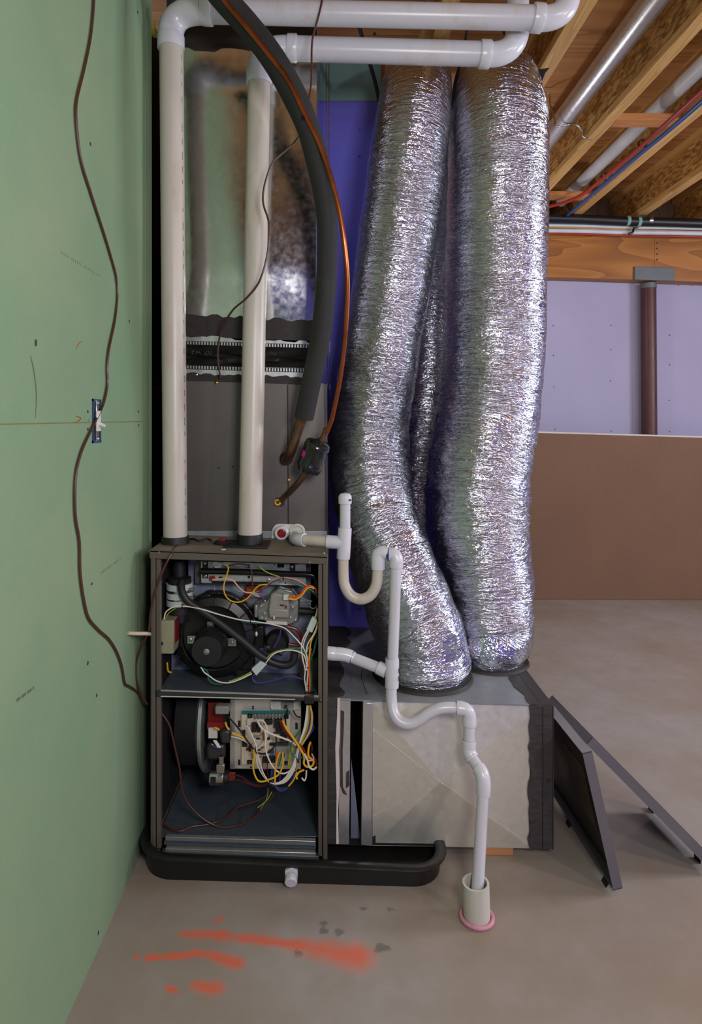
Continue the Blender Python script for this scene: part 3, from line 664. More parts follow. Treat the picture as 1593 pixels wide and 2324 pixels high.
# control board
cbp=MB().px([(737,95),(1258,95),(1255,642),(735,638)],2.02,2.024,Z4).build('control_plate',M['galv_dull'],fu)
MB().rect(700,95,740,640,2.024,2.10,Z4).build('plate_flange',M['galv'],cbp)
MB().px([(1015,108),(1258,108),(1255,180),(1030,180),(1015,170)],2.012,2.018,Z4).build('switch_plate',M['whiteplastic'],cbp,bevel=.003)
MB().rect(1103,118,1198,168,2.006,2.012,Z4).build('door_safety_switch',M['greyplastic'],cbp,bevel=.001)
MB().disc(P(*Z4(1138,150),2.006)+Vector((0,-.006,0)),(0,1,0),.0055,.007).build('switch_button',M['dark_paint'],cbp)
MB().rect(1037,122,1086,165,2.0105,2.0118,Z4).build('switch_recess',M['galv_dull'],cbp,bevel=.0005)
for (x0,y0,x1,y1) in [(872,146,888,158),(872,162,888,174),(762,262,782,312),(1212,278,1232,330),(762,568,780,612),(856,622,872,636)]:
    MB().rect(x0,y0,x1,y1,2.0195,2.0205,Z4).build('plate_hole',M['ink'],cbp)
pcb=MB().rect(790,200,1170,606,2.005,2.008,Z4).build('circuit_board',M['beige'],fu)
MB().rect(793,188,1172,214,2.0035,2.0075,Z4).build('board_edge',M['teal'],pcb,'teal upper edge')
YQ=2.005
def chip(x0,y0,x1,y1,d,mk,nm='component'): 
    return MB().rect(x0,y0,x1,y1,YQ-d,YQ,ZA).build(nm,M[mk],pcb,bevel=.0006)
for q in [(695,282,748,382,.014,'rubber','relay'),(757,290,800,384,.014,'rubber','relay'),(965,240,1060,330,.018,'rubber','relay'),(985,330,1065,400,.016,'rubber','relay'),(1040,405,1115,485,.016,'rubber','relay'),(850,240,945,290,.016,'rubber','relay'),
          (995,515,1130,550,.012,'dark_paint','capacitor_can'),(990,560,1115,650,.02,'greyplastic','wire_plug'),(825,695,980,750,.012,'rubber','terminal_block'),(645,160,705,210,.004,'lining','corner_pad'),(640,722,700,768,.004,'lining','corner_pad'),
          (1090,735,1130,775,.004,'lining','corner_pad'),(1085,175,1140,222,.004,'lining','corner_pad'),(580,355,620,430,.002,'ink','printed_block'),(580,490,645,560,.002,'ink','printed_block'),(660,540,690,615,.010,'rubber','component'),
          (725,425,790,445,.006,'greyplastic','component'),(885,450,915,475,.006,'ink','component'),(910,515,975,545,.006,'ink','component'),(905,600,965,640,.006,'bluebox','component'),(920,665,965,690,.008,'bluebox','component'),
          (640,225,680,300,.010,'whiteplastic','wire_plug'),(630,580,660,605,.006,'redlabel','component'),(700,650,720,700,.004,'brass','component'),(750,455,800,470,.004,'ink','component'),(820,560,870,575,.004,'brass','component'),(830,380,850,480,.003,'brass','component'),(765,590,800,605,.004,'ink','component')]: chip(*q)
for k in range(9):
    x=725+k*42; MB().rect(x,168,x+26,225,YQ-.012,YQ,ZA).build('spade_terminal',M['steel'],pcb,bevel=.001)
rng=random.Random(3)
for k in range(26):
    x=rng.uniform(700,990); y=rng.uniform(400,690); wv=rng.uniform(6,22); hv=rng.uniform(5,10)
    chip(x,y,x+wv,y+hv,.003,rng.choice(['ink','brass','whiteplastic','ink','cyellow']),'component')
for (a,c) in [(672,185),(672,748),(1110,755),(1112,205)]: MB().lathe(P(*ZA(a,c),YQ-.004),(0,-1,0),[(.0025,0),(.002,.002),(0,.0025)],10).build('board_screw',M['steel'],pcb)
for k in range(4): 
    MB().lathe(P(*ZA(845+k*38,730),YQ-.012),(0,-1,0),[(.002,0),(.0015,.0015),(0,.002)],10).build('terminal_screw',M['steel'],pcb)
# wiring
def wr_(z,c,pts,Y,r=.0021,Yend=None):
    n=len(pts); ys=[Y+(((Yend or Y)-Y)*i/(n-1)) for i in range(n)]
    pp=[P(*z(a,b_),min(y, (EYE-.086)*F_PX/max(1,(z(a,b_)[1]-VPY)) if z(a,b_)[1]>1700 else y)) for (a,b_),y in zip(pts,ys)]
    MB().tube(pp,r,7,step=.006).build(c+'_wire',wire(c),fu)
wr_(Z3,'white',[(180,785),(195,725),(260,683),(330,678),(450,695),(620,745),(780,785),(920,802),(1050,825),(1130,852),(1200,915),(1265,990),(1300,1060),(1312,1160),(1305,1290),(1303,1385)],1.955)
wr_(Z3,'lime',[(190,785),(215,735),(270,695)],1.958,.0015)
wr_(Z3,'green',[(330,676),(450,688),(560,722),(700,768),(850,805),(960,815)],1.960,.0018)
wr_(Z3,'yellow',[(640,335),(685,368),(672,440),(650,520),(662,590),(705,635),(775,645),(840,612),(890,550),(930,515),(1010,505)],2.0,.0022)
wr_(Z3,'brown',[(685,360),(780,345),(850,365),(872,420),(875,480),(880,560)],2.005,.0022)
wr_(Z3,'pink',[(560,472),(650,462),(720,475),(770,530),(820,568),(900,565),(970,530),(1040,480),(1110,457),(1200,465),(1290,510),(1350,560),(1385,600)],1.998,.0022)
wr_(Z3,'brown',[(900,560),(960,540),(1040,485),(1110,462),(1220,480),(1310,540),(1370,590)],1.993,.002)
wr_(Z3,'lime',[(925,345),(950,385),(1010,420),(1090,447)],2.0,.0018)
wr_(Z3,'orange',[(1160,600),(1210,605),(1260,580),(1290,535),(1330,518),(1370,540),(1386,575)],1.972,.003)
wr_(Z3,'yellow',[(1160,618),(1210,625),(1260,595),(1300,545),(1330,528),(1360,540)],1.972,.003)
wr_(Z3,'green',[(1210,500),(1290,530),(1360,565),(1390,610)],1.985,.003)
wr_(Z3,'grey',[(1190,540),(1230,590),(1300,630),(1345,640)],1.995,.0018)
wr_(Z3,'grey',[(1310,660),(1330,650),(1330,685),(1360,695),(1385,670)],1.98,.0016)
wr_(Z3,'black',[(860,580),(900,610),(970,630)],2.02,.002); wr_(Z3,'purple',[(920,575),(950,610),(980,635)],2.02,.0022)
cn=MB().px([(1345,762),(1388,790),(1345,890),(1298,865)],1.955,1.972,Z3).build('white_connector',M['clearplastic'],fu,bevel=.002)
cn=MB().px([(865,1175),(935,1112),(990,1135),(905,1228)],1.955,1.972,Z3).build('white_connector',M['clearplastic'],fu,bevel=.002)
wr_(Z3,'white',[(1385,690),(1378,740),(1360,775)],1.962); wr_(Z3,'yellow',[(1390,700),(1385,760),(1370,800),(1365,830)],1.965)
wr_(Z3,'white',[(1312,865),(1285,910),(1262,980),(1270,1090),(1290,1180),(1285,1250),(1297,1330),(1300,1385)],1.957)
wr_(Z3,'white',[(1322,868),(1300,910),(1275,990),(1290,1060)],1.96)
wr_(Z3,'white',[(1388,830),(1350,910),(1308,980),(1300,1040)],1.95,.002)
wr_(Z3,'yellow',[(1390,800),(1370,880),(1340,940),(1325,1040),(1320,1100)],1.952,.0022)
wr_(Z3,'lime',[(1392,850),(1350,930),(1320,1000),(1290,1060),(1275,1110),(1300,1180)],1.962,.0018)
wr_(Z3,'black',[(1388,880),(1365,980),(1345,1060),(1325,1140),(1318,1385)],1.966,.0024)
wr_(Z3,'orange',[(1335,1010),(1322,1080),(1320,1150),(1325,1250),(1322,1385)],1.954,.003)
wr_(Z3,'green',[(1388,900),(1360,1020),(1328,1120),(1335,1230),(1336,1385)],1.966,.003)
wr_(Z3,'blue',[(1386,930),(1350,1060),(1320,1130),(1305,1200),(1310,1385)],1.97,.0022)
wr_(Z3,'brown',[(1340,1040),(1312,1180),(1300,1300),(1312,1385)],1.968,.002)
wr_(Z3,'yellow',[(1300,1150),(1330,1240),(1330,1385)],1.968,.002)
wr_(Z3,'white',[(470,1155),(495,1195),(535,1225),(600,1268),(690,1280),(780,1252),(870,1208)],1.955)
wr_(Z3,'green',[(490,1165),(525,1195),(528,1245),(565,1285),(640,1290)],1.958,.0022)
wr_(Z3,'lime',[(690,1272),(790,1235),(865,1195)],1.956,.0022)
wr_(Z3,'white',[(980,1125),(1040,1055),(1130,1025),(1220,1030),(1280,1062),(1298,1120),(1300,1180)],1.955)
wr_(Z3,'lime',[(965,1112),(1030,1050),(1120,1018),(1210,1008)],1.957,.0018); wr_(Z3,'green',[(1080,1030),(1170,1008),(1260,1015),(1300,1075)],1.957,.0022)
wr_(Z3,'purple',[(1085,1075),(1000,1135),(905,1195),(875,1240),(900,1275),(960,1280),(1060,1255),(1170,1228),(1270,1252)],1.968,.0022)
wr_(Z3,'purple',[(1100,850),(1088,920),(1045,1000)],1.99,.0022)
wr_(Z3,'yellow',[(205,1120),(215,1190),(240,1200)],2.02,.003)
for (a,c) in [(1315,1300),(1312,1158),(1118,458),(862,796),(326,678)]:
    p=P(*Z3(a,c),1.958); MB().ring(p,(0,0,1) if a>1200 else (1,0,0),.006,.0014,14,6).build('cable_tie',M['rubber'],fu)
# lower wiring (pixel frame of the close-up of the control board)
for k,(cc) in enumerate(['white','white','white','lime','purple','blue','yellow','pink']):
    o=k*11; wr_(ZA,cc,[(1365+o*.5,55),(1352+o*1.0,180),(1330+o*1.15,320),(1295+o*.9,440),(1262+o*.5,540),(1235+o*.2,640),(1215-o*.1,700)],1.955+.002*(k%3),.0021)
for k in range(4):
    o=k*12; wr_(ZA,'white',[(1225+o*.3,690),(1180+o,810),(1100+o*1.5,930),(1030+o*1.8,985),(960+o*.9,1000+o*.2),(920,995)],1.95+.003*(k%2),.0021)
wr_(ZA,'white',[(640,300),(690,420),(735,520),(745,640),(765,770),(820,880),(880,960),(925,1000)],1.958)
wr_(ZA,'white',[(655,320),(705,430),(745,530),(765,640),(800,760),(840,880),(910,990)],1.954)
wr_(ZA,'white',[(760,235),(830,240),(875,310),(885,400),(850,500),(760,585)],1.96)
wr_(ZA,'white',[(770,245),(800,310),(870,370),(960,410),(1080,455),(1180,495),(1230,540)],1.956,.003)
wr_(ZA,'white',[(850,340),(865,440),(860,560),(885,660),(930,760),(990,840),(1070,880),(1150,850),(1200,780),(1240,690),(1260,560)],1.952,.0024)
wr_(ZA,'yellow',[(460,390),(540,420),(610,455),(640,490)],1.962,.0034)
wr_(ZA,'yellow',[(720,590),(725,690),(715,800),(735,900),(780,970),(840,975),(920,945),(1000,910),(1050,840),(1075,720),(1068,625)],1.95,.0028)
wr_(ZA,'yellow',[(1070,240),(1110,330),(1190,440),(1270,560),(1330,680),(1325,760),(1370,800),(1430,780),(1440,720),(1385,680),(1385,560),(1405,500)],1.948,.0034)
wr_(ZA,'red',[(1045,240),(1100,350),(1200,470),(1310,570),(1370,670),(1450,690),(1480,770),(1440,830)],1.952,.0034)
wr_(ZA,'maroon',[(1035,245),(1085,360),(1160,460),(1250,570),(1350,640),(1400,680),(1425,560),(1400,500)],1.957,.003)
wr_(ZA,'white',[(1330,640),(1370,720),(1390,800),(1440,830),(1480,800)],1.944,.003)
wr_(ZA,'pink',[(1350,700),(1400,725),(1445,700),(1420,640)],1.943,.002)
wr_(ZA,'yellow',[(1330,835),(1270,860),(1235,920),(1245,945)],1.955,.003); wr_(ZA,'red',[(1330,840),(1280,845),(1240,880)],1.958,.003)
wr_(ZA,'white',[(1355,840),(1350,930),(1330,965),(1300,930)],1.955,.0025)
wr_(ZA,'orange',[(1000,625),(1000,720),(980,830),(978,990)],1.952,.003)
wr_(ZA,'yellow',[(1035,625),(1010,690),(985,800),(975,900),(978,1000)],1.95,.0026)
wr_(ZA,'green',[(1060,640),(1040,720),(1020,790)],1.956); wr_(ZA,'blue',[(1095,640),(1060,780),(1040,900),(1030,990)],1.957)
wr_(ZA,'blue',[(940,830),(930,900),(960,1000),(1020,1075),(1090,1080),(1150,1020),(1210,880),(1235,740),(1290,560),(1380,430),(1440,330),(1415,240)],1.958,.0024)
wr_(ZA,'blue',[(955,830),(950,920),(985,1020),(1040,1090),(1110,1070)],1.962,.0024)
wr_(ZA,'brown',[(920,1000),(1000,1045),(1080,1060),(1140,1040),(1200,960),(1240,860)],1.96,.0026)
wr_(ZA,'yellow',[(1240,860),(1200,960),(1140,1030)],1.953,.0022)
wr_(ZA,'green',[(1285,360),(1220,440),(1170,540),(1175,630),(1220,690),(1290,695),(1310,670)],1.955,.0026)
wr_(ZA,'lime',[(1190,560),(1150,680),(1140,780),(1170,830),(1230,840),(1250,790)],1.955,.002)
wr_(ZA,'lime',[(1200,570),(1165,700),(1165,810),(1200,850)],1.957,.0018)
wr_(ZA,'black',[(410,190),(500,290),(580,390),(640,480),(700,560),(760,625),(850,640),(930,600),(985,520),(990,440),(960,380)],1.96,.0026)
wr_(ZA,'black',[(1130,100),(1120,160),(1105,230),(1110,300)],1.985,.0024); wr_(ZA,'black',[(1195,120),(1240,190),(1310,205)],1.98,.0022)
wr_(ZA,'white',[(450,435),(530,450),(600,480),(660,520)],1.965,.0018)
wr_(ZA,'red',[(830,750),(830,830)],1.985,.0016); wr_(ZA,'red',[(885,750),(885,850),(900,920)],1.985,.0016); wr_(ZA,'grey',[(860,750),(855,840)],1.985,.0016)
wr_(ZA,'maroon',[(500,895),(580,920),(650,975),(730,1010),(840,1025)],1.975,.0026); wr_(ZA,'maroon',[(500,955),(580,965),(680,1010),(780,1035),(880,1010)],1.972,.0026)
wr_(ZA,'yellow',[(250,325),(290,340),(305,358)],1.98,.0026); wr_(ZA,'yellow',[(380,260),(400,320),(425,352)],1.98,.003)
for x in (235,250,262): wr_(ZA,'white',[(x,478),(x+30,520),(x+55,565)],1.975,.002)
wr_(ZA,'blue',[(215,535),(260,560),(310,568)],1.976,.0022); wr_(ZA,'lime',[(210,525),(235,533)],1.976,.002)
wr_(Z4,'lime',[(1030,820),(985,890),(918,945)],1.968,.0016); wr_(Z4,'grey',[(1000,790),(988,870),(938,965)],1.968,.0014)
for (a,c) in [(922,1000),(1250,712),(752,598)]:
    MB().ring(P(*ZA(a,c),1.954),(1,0,.4),.009,.0016,14,6).build('cable_tie',M['rubber'],fu)
def jag(x0,y0,x1,y1,n,amp,seed):
    rg=random.Random(seed); return [(x0+(x1-x0)*k/n+(rg.uniform(-amp,amp) if x0==x1 else 0), y0+(y1-y0)*k/n+(rg.uniform(-amp,amp) if x0!=x1 else 0)) for k in range(n+1)]
# ------------------------------------------------------------------ cooling coil cabinet on the furnace
YK=2.20
kx0,kx1=P(378,900,YK).x,P(742,900,YK).x
cc=thing('coil_cabinet',(-.3,2.4,ztop(-.3)),'dark grey metal coil cabinet standing on top of the furnace','cabinet')
zk_l,zk_r=P(378,862,YK).z,P(742,872,YK).z
b=MB(); b.prism([(kx0,YK+.004,ztop(kx0)),(kx1,YK+.004,ztop(kx1)),(kx1,YK+.004,zk_r),(kx0,YK+.004,zk_l)],(0,.40,0)); b.build('cabinet_body',M['dark_paint'],cc)
MB().px([(378,862),(651,868),(653,1216),(378,1210)],YK,YK+.004).build('front_panel',M['coil_paint'],cc,bevel=.001)
MB().px([(653.5,868),(733,870),(738,1219),(655,1216)],YK,YK+.004).build('front_panel',M['coil_paint'],cc,bevel=.001)
b=MB(); b.prism([P(733,870,YK),P(738,1219,YK),P(744,1219,YK+.02),P(742,874,YK+.02)],(0,.006,0)); b.build('corner_bevel',M['coil_paint'],cc)
MB().rect(378,1205,742,1226,YK-.004,YK).build('base_flange',M['galv_top'],cc)
for (a,c) in [(403,790),(995,1592),(925,1205)]:
    if c==1205: continue
    MB().lathe(P(*Z7(a,c),YK),(0,-1,0),[(.007,0),(.007,.002),(.004,.004),(0,.0045)],14).build('brass_screw',M['brass'],cc)
for (a,c) in [(538,1480),(420,1492)]: MB().disc(P(*Z7(a,c),YK)-Vector((0,.0008,0)),(0,1,0),.0035,.001,10).build('paint_chip',M['ink'],cc)
gp=MB().ring(P(*Z7(975,1415),YK),(0,1,0),.018,.005,24,8).build('suction_grommet',M['rubber'],cc)
MB().px([(872,1770),(900,1735),(945,1740),(965,1790),(935,1812),(880,1805)],YK-.002,YK,Z7).build('liquid_line_hole',M['ink'],cc)
MB().ring(P(*Z7(905,1775),YK-.003),(0,1,0),.0085,.0035,20,8).build('amber_grommet',M['amber'],cc)
dp=MB().px([(118,800),(130,720),(180,660),(240,645),(560,655),(625,700),(650,790),(640,880),(118,875)],YK-.008,YK,ZD).build('drain_plate',M['whiteplastic'],cc,bevel=.002)
p1=P(*ZD(290,780),YK-.008)
MB().lathe(p1,(0,-1,0),[(.0245,0),(.0245,.022),(.021,.026),(.0155,.026),(.0145,.018),(0,.018)],32).build('drain_port',M['pvc_fit'],dp)
MB().lathe(p1+Vector((0,-.018,0)),(0,-1,0),[(.015,0),(.015,.004),(.011,.005),(.010,.002),(0,.002)],24).build('red_plug',M['redplastic'],dp)
MB().ring(P(*ZD(540,770),YK-.01),(0,1,0),.0225,.005,28,8).build('drain_port',M['whiteplastic'],dp)
MB().rect(115,835,300,880,YK-.012,YK-.008,ZD).build('plate_foot',M['whiteplastic'],dp)
# ------------------------------------------------------------------ plenum
pl=thing('supply_plenum',(-.3,2.4,zk_l+.002),'tall shiny galvanized sheet metal plenum above the coil cabinet','duct')
def Pk(x,y): return P(x,y,YK)
px0=378
ztopp=ZJ-.005
b=MB(); b.prism([Pk(px0,765),Pk(716,776),Vector((Pk(720,50).x,YK,ztopp)),Vector((Pk(px0,50).x,YK,ztopp))],(0,.42,0)); b.build('sheet_metal_body',M['galv_plenum'],pl)
b=MB(); nx,nz=40,60
for i in range(nx+1):
    for j in range(nz+1):
        u,v=i/nx,j/nz; lo_=Pk(px0,765)*(1-u)+Pk(716,776)*u; hi_=Vector((Pk(px0,50).x,YK,ztopp))*(1-u)+Vector((Pk(720,50).x,YK,ztopp))*u
        p=lo_*(1-v)+hi_*v; sm=lambda t:max(0,min(1,t))**2*(3-2*max(0,min(1,t))); e=math.sin(PI*u)*sm((v-.06)/.14)*sm((.775-v)/.12)
        p.y-=.0004+.017*e*(1+.35*math.sin(v*6.2+u*2.2)); b.v.append(p)
for i in range(nx):
    for j in range(nz): a=i*(nz+1)+j; b.f.append((a,a+1,a+nz+2,a+nz+1))
b.build('front_sheet',M['galv_plenum'],pl,angle=180)
MB().px([(px0,848),(704,856),(704,874),(px0,863)],YK+.001,YK+.42).build('lower_collar',M['galv'],pl)
MB().px([(px0,828),(704,836),(704,858),(px0,850)],YK-.001,YK+.004).build('collar_strip',M['galv'],pl)
# flexible black connector with notched metal strips
b=MB(); n=40
for i in range(n+1):
    x=px0+(708-px0)*i/n
    for j in range(9):
        y=778+(x-px0)*.03+54*j/8
        d=.004+.018*math.sin(PI*j/8)+.006*math.sin(j*1.7+x*.03)*math.sin(PI*j/8)
        b.v.append(P(x,y,YK+.001)+Vector((0,-.004+.9*d,0)))
for i in range(n):
    for j in range(8): a=i*9+j; b.f.append((a,a+9,a+10,a+1))
b.build('canvas_connector',M['canvas'],pl)
for yy,nm in ((776,'notched_strip'),(831,'notched_strip')):
    MB().px([(px0,yy-4),(708,yy+6),(708,yy+15),(px0,yy+5)],YK-.0035,YK-.001).build('strip_backing',M['lining'],pl)
    b=MB()
    for k in range(52):
        x=px0+2+k*6.4; b.rect(x,yy-3+(x-px0)*.03,x+3.4,yy+4+(x-px0)*.03,YK-.0055,YK-.0034)
    b.build(nm,M['galv'],pl)
MB().px([(px0,763),(714,774),(714,783),(px0,774)],YK-.003,YK-.0005).build('collar_strip',M['galv'],pl)
# sealant bands with ragged edges
MB().px(jag(px0,711,712,729,26,4,1)+jag(714,777,px0,760,30,4,2),YK-.003,YK-.0002).build('sealant_band',M['mastic_dark'],pl)
MB().px(jag(px0,846,704,856,30,3,3)+[(704,873),(px0,862)],YK-.004,YK-.0012).build('sealant_band',M['mastic_dark'],pl)
MB().px([(px0,52),(719,58)]+jag(719,118,px0,108,22,6,4),YK-.003,YK-.0002).build('sealant_band',M['mastic_dark'],pl)
MB().px([(px0,-60),(720,-60),(720,57),(px0,52)],YK-.006,YK-.0005).build('upper_sleeve',M['dark_paint'],pl)
MB().lathe(P(*Z7(240,725),YK-.003),(0,-1,0),[(.005,0),(.004,.003),(0,.004)],12).build('screw',M['steel'],pl)
for px_,lab in ((740,'left of the two thin taut wires in front of the purple panel'),(746,'right of the two thin taut wires in front of the purple panel')):
    tag(MB().tube([P(px_,50,2.55),P(px_+1,340,2.55),P(px_+3,900,2.55)],.0018,8,False).build('thin_wire',M['steel']),lab,'wire','thin wires by the plenum')
tx=bpy.data.curves.new('printed_code','FONT'); tx.body='FA 20'; tx.size=.030; tx.extrude=.0003; tx.materials.append(plain('faded_print',srgb(52,52,52),.6))
to=bpy.data.objects.new('printed_code',tx); col.objects.link(to); to.parent=pl
to.data.resolution_u=4; me_=bpy.data.meshes.new_from_object(to.evaluated_get(bpy.context.evaluated_depsgraph_get())); bpy.data.objects.remove(to); to=bpy.data.objects.new('printed_code',me_); col.objects.link(to); to.parent=pl
to.rotation_euler=(PI/2,0,0); to.location=P(*Z7(195,560),YK+.0105)-pl.location
# ------------------------------------------------------------------ vent pipes
def coupling(a,b_,r,name,parent,m='pvc_fit',label=None):
    return MB().lathe(a,b_-a,[(r*.96,0),(r*1.10,.0),(r*1.13,.004),(r*1.13,(b_-a).length-.003),(r*1.10,(b_-a).length),(r*.96,(b_-a).length)],36).build(name,M[m],parent,label)
def arc(a,c,b_,n=10):
    """quarter bend from a to b_ with its corner at c"""
    a,b_,c=Vector(a),Vector(b_),Vector(c); return [a*(1-t)**2*1.0+c*(2*t*(1-t))*1.0+b_*t*t for t in [i/n for i in range(n+1)]]
def elbow(a,c,b_,r,name,parent,m='pvc_fit'): return MB().tube(arc(a,c,b_),r,28,smooth=False,caps=True).build(name,M[m],parent)
v1=thing('vent_pipe',P(398,1226,2.05),'white vent pipe at the left end of the furnace top, nearest the green wall','pipe','white vent pipes')
R1=S(27,2.05)
base=Vector((P(398,1232,2.05).x,2.05,ztop(P(398,1232,2.05).x)+.001)); top=P(389,92,2.05)
MB().cyl(base,base+Vector((0,0,.022)),R1*1.18,R1*1.12,36).build('rubber_boot',M['rubber'],v1)
MB().cyl(base+Vector((0,0,.004)),top,R1,seg=36).build('riser',M['pvc_old'],v1)
coupling(P(388,112,2.05),P(388,82,2.05),R1,'elbow_socket',v1)
hA=P(462,25,2.03)
elbow(P(388,84,2.05),P(386,22,2.05),hA,R1*1.06,'elbow',v1)
coupling(P(458,24,2.03),P(482,26,2.03),R1,'elbow_socket',v1)
hB=P(1218,41,2.03)
MB().cyl(hA,hB,S(26.5,2.03),seg=36).build('crossing_run',M['pvc'],v1)
coupling(P(1208,40,2.03),P(1232,42,2.03),S(27.5,2.03),'elbow_socket',v1)
elbow(P(1226,42,2.03),P(1290,44,2.03),P(1290,-18,2.03),S(27,2.03),'elbow',v1)
MB().cyl(P(1290,-16,2.03),P(1290,-160,2.03),S(26,2.03),seg=36).build('upper_riser',M['pvc'],v1)
for k in range(34):                                                # printed line down the riser
    if k%6==4: continue
    t=k/34; yy=130+t*1070; xx=389+(398-389)*t
    d=Vector((R1*.94,-R1*.345,0)); c=P(xx,yy,2.05)+d
    if k==0: pb=MB()
    nn=random.randint(3,6)
    for q in range(nn): pb.box(c+Vector((-.0004,-.0018,-q*.0042)),c+Vector((.0006,.0012,-q*.0042-.0026)))
pb.build('printed_line',M['ink'],v1)
v2=thing('vent_pipe',P(567,1240,2.07),'white vent pipe in the middle of the furnace top, in front of the plenum','pipe','white vent pipes')
R2=S(26.5,2.07)
bx2=P(567,1240,2.07).x; base=Vector((bx2,2.07,ztop(bx2)+.001))
MB().px([(680,225),(710,190),(1018,195),(1005,240),(990,243)],1.99,1.992,Z3)
b=MB(); b.prism([(bx2-.075,2.0,ztop(bx2)+.003),(bx2+.065,2.0,ztop(bx2)+.001),(bx2+.065,2.0,ztop(bx2)+.005),(bx2-.075,2.0,ztop(bx2)+.007)],(0,.12,0)); b.build('flange_plate',M['rubber'],v2,bevel=.001)
MB().cyl(base+Vector((0,0,.005)),base+Vector((0,0,.034)),R2*1.14,R2*1.10,36).build('rubber_boot',M['rubber'],v2)
top=P(588,188,2.11)
MB().cyl(base+Vector((0,0,.008)),top,R2,S(25.5,2.11),36).build('riser',M['pvc_old'],v2)
coupling(P(587.5,192,2.11),P(588.5,158,2.11),S(26,2.11),'elbow_socket',v2)
hA=P(655,110,2.12)
elbow(P(588,162,2.11),P(588,106,2.115),hA,S(27,2.12),'elbow',v2)
coupling(P(652,109,2.12),P(674,110,2.12),S(26.5,2.12),'elbow_socket',v2)
hB=P(1096,123,2.12)
MB().cyl(hA,hB,S(26.5,2.12),seg=36).build('crossing_run',M['pvc'],v2)
coupling(P(1088,123,2.12),P(1112,124,2.12),S(27,2.12),'elbow_socket',v2)
elbow(P(1106,124,2.12),P(1174,127,2.12),P(1175,60,2.12),S(26.5,2.12),'elbow',v2)
MB().cyl(P(1175,64,2.12),P(1176,-150,2.12),S(24.5,2.12),seg=36).build('upper_riser',M['pvc'],v2)
# ------------------------------------------------------------------ foil ducts
def foil_duct(pts, name, label, seed, nv_step=.0075, nu=144, amp=1.0, bulge=1.0, loc=None, squash=None):
    cen=[p[0] for p in pts]; rad=[p[1] for p in pts]
    path,rr=smooth_path(cen,rad,step=nv_step,nmin=4)
    T,N,B=frames(path); b=MB(); uv=[]; s=0; n=len(path)
    off=Vector((seed*17.3,seed*5.1,seed*9.7))
    for i in range(n):
        if i: s+=(path[i]-path[i-1]).length
        e=min(1,min(i,n-1-i)/6.0)
        for k in range(nu+1):
            a=2*PI*k/nu; d=N[i]*math.cos(a)+B[i]*math.sin(a); rk=rr[i]
            q=path[i]+d*rk+off
            c=Vector((math.cos(a)*1.6,math.sin(a)*1.6,s*26))+off
            tw=noise.noise(Vector((math.cos(a)*1.3,math.sin(a)*1.3,s*3))+off)
            c2=Vector((math.cos(a)*2.4,math.sin(a)*2.4,s*34+tw*5+math.sin(a*2)*1.2))+off*1.3
            c3=Vector((math.cos(a)*6,math.sin(a)*6,s*60+tw*9))+off*.7
            r1=1-abs(noise.noise(c))*2; r2=1-abs(noise.noise(c2))*2; r3=abs(noise.noise(c3))
            low=noise.noise(Vector((math.cos(a),math.sin(a),s*5))+off)
            lw=min(1,max(.25,(1.75-path[i].z)/.9+.25)); dr=amp*lw*(.0024*r2+.0014*r1-.0022*r3)+.006*low+bulge*lw*.0022*math.sin(s*2*PI/.115+low*4)
            b.v.append(path[i]+d*(rk+dr*e)); uv.append((a*rk+seed*3.7,s+seed*1.3))
    m=nu+1
    for i in range(n-1):
        for k in range(nu): b.f.append((i*m+k,i*m+k+1,(i+1)*m+k+1,(i+1)*m+k))
    b.uv=uv
    o=b.build(name,M['foil'],None,angle=180)
    import bmesh
    bm=bmesh.new(); bm.from_mesh(o.data); bm.normal_update(); bm.to_mesh(o.data); bm.free()
    return tag(o,label,'duct','foil insulated ducts')
zb=lambda px,Y,top: None
def bt(x): return P(0,0,1.97).z*0+ (P(760,1586,1.97).z+(P(1253,1600,1.97).z-P(760,1586,1.97).z)*(x-P(760,1586,1.97).x)/(P(1253,1600,1.97).x-P(760,1586,1.97).x))
Lb=P(958,1500,2.17); Lz=bt(Lb.x)+.012
L=[(Vector((Lb.x,2.175,Lz)),.150),(Vector((Lb.x,2.175,Lz+.03)),.162),(Vector((P(955,1500,2.17).x,2.17,Lz+.11)),.152),(P(938,1400,2.18),.148),(P(902,1300,2.22),.143),(P(862,1200,2.29),.140),(P(842,1100,2.36),.148),(P(838,1000,2.41),.149),
   (P(848,900,2.43),.147),(P(863,800,2.43),.146),(P(881,700,2.42),.146),(P(895,600,2.40),.149),(P(908,500,2.38),.150),(P(921,400,2.36),.146),(P(934,300,2.36),.139),(P(943,220,2.41),.133),(P(948,184,2.52),.130),(P(950,215,2.70),.133),(P(955,278,3.0),.135),(P(948,370,3.5),.135)]
l_top=foil_duct(L,'foil_duct','left of the two shiny foil ducts, bending at its foot onto the metal box',1)
Rb=P(1108,1490,2.32); Rz=bt(Rb.x)+.012
Rr=[(Vector((Rb.x,2.33,Rz)),.128),(Vector((Rb.x,2.33,Rz+.03)),.142),(P(1112,1440,2.35),.150),(P(1106,1400,2.36),.162),(P(1096,1300,2.38),.180),(P(1083,1200,2.40),.190),(P(1083,1100,2.43),.194),(P(1096,1000,2.46),.196),(P(1110,900,2.48),.192),(P(1117,800,2.48),.193),
   (P(1121,700,2.47),.193),(P(1124,600,2.46),.193),(P(1126,500,2.44),.191),(P(1129,400,2.42),.186),(P(1130,300,2.42),.182),(P(1129,232,2.47),.170),(P(1126,205,2.58),.165),(P(1120,258,2.80),.165),(P(1095,345,3.2),.172),(P(1070,410,3.6),.172)]
foil_duct(Rr,'foil_duct','right, wider of the two shiny foil ducts, nearest the open basement',2)
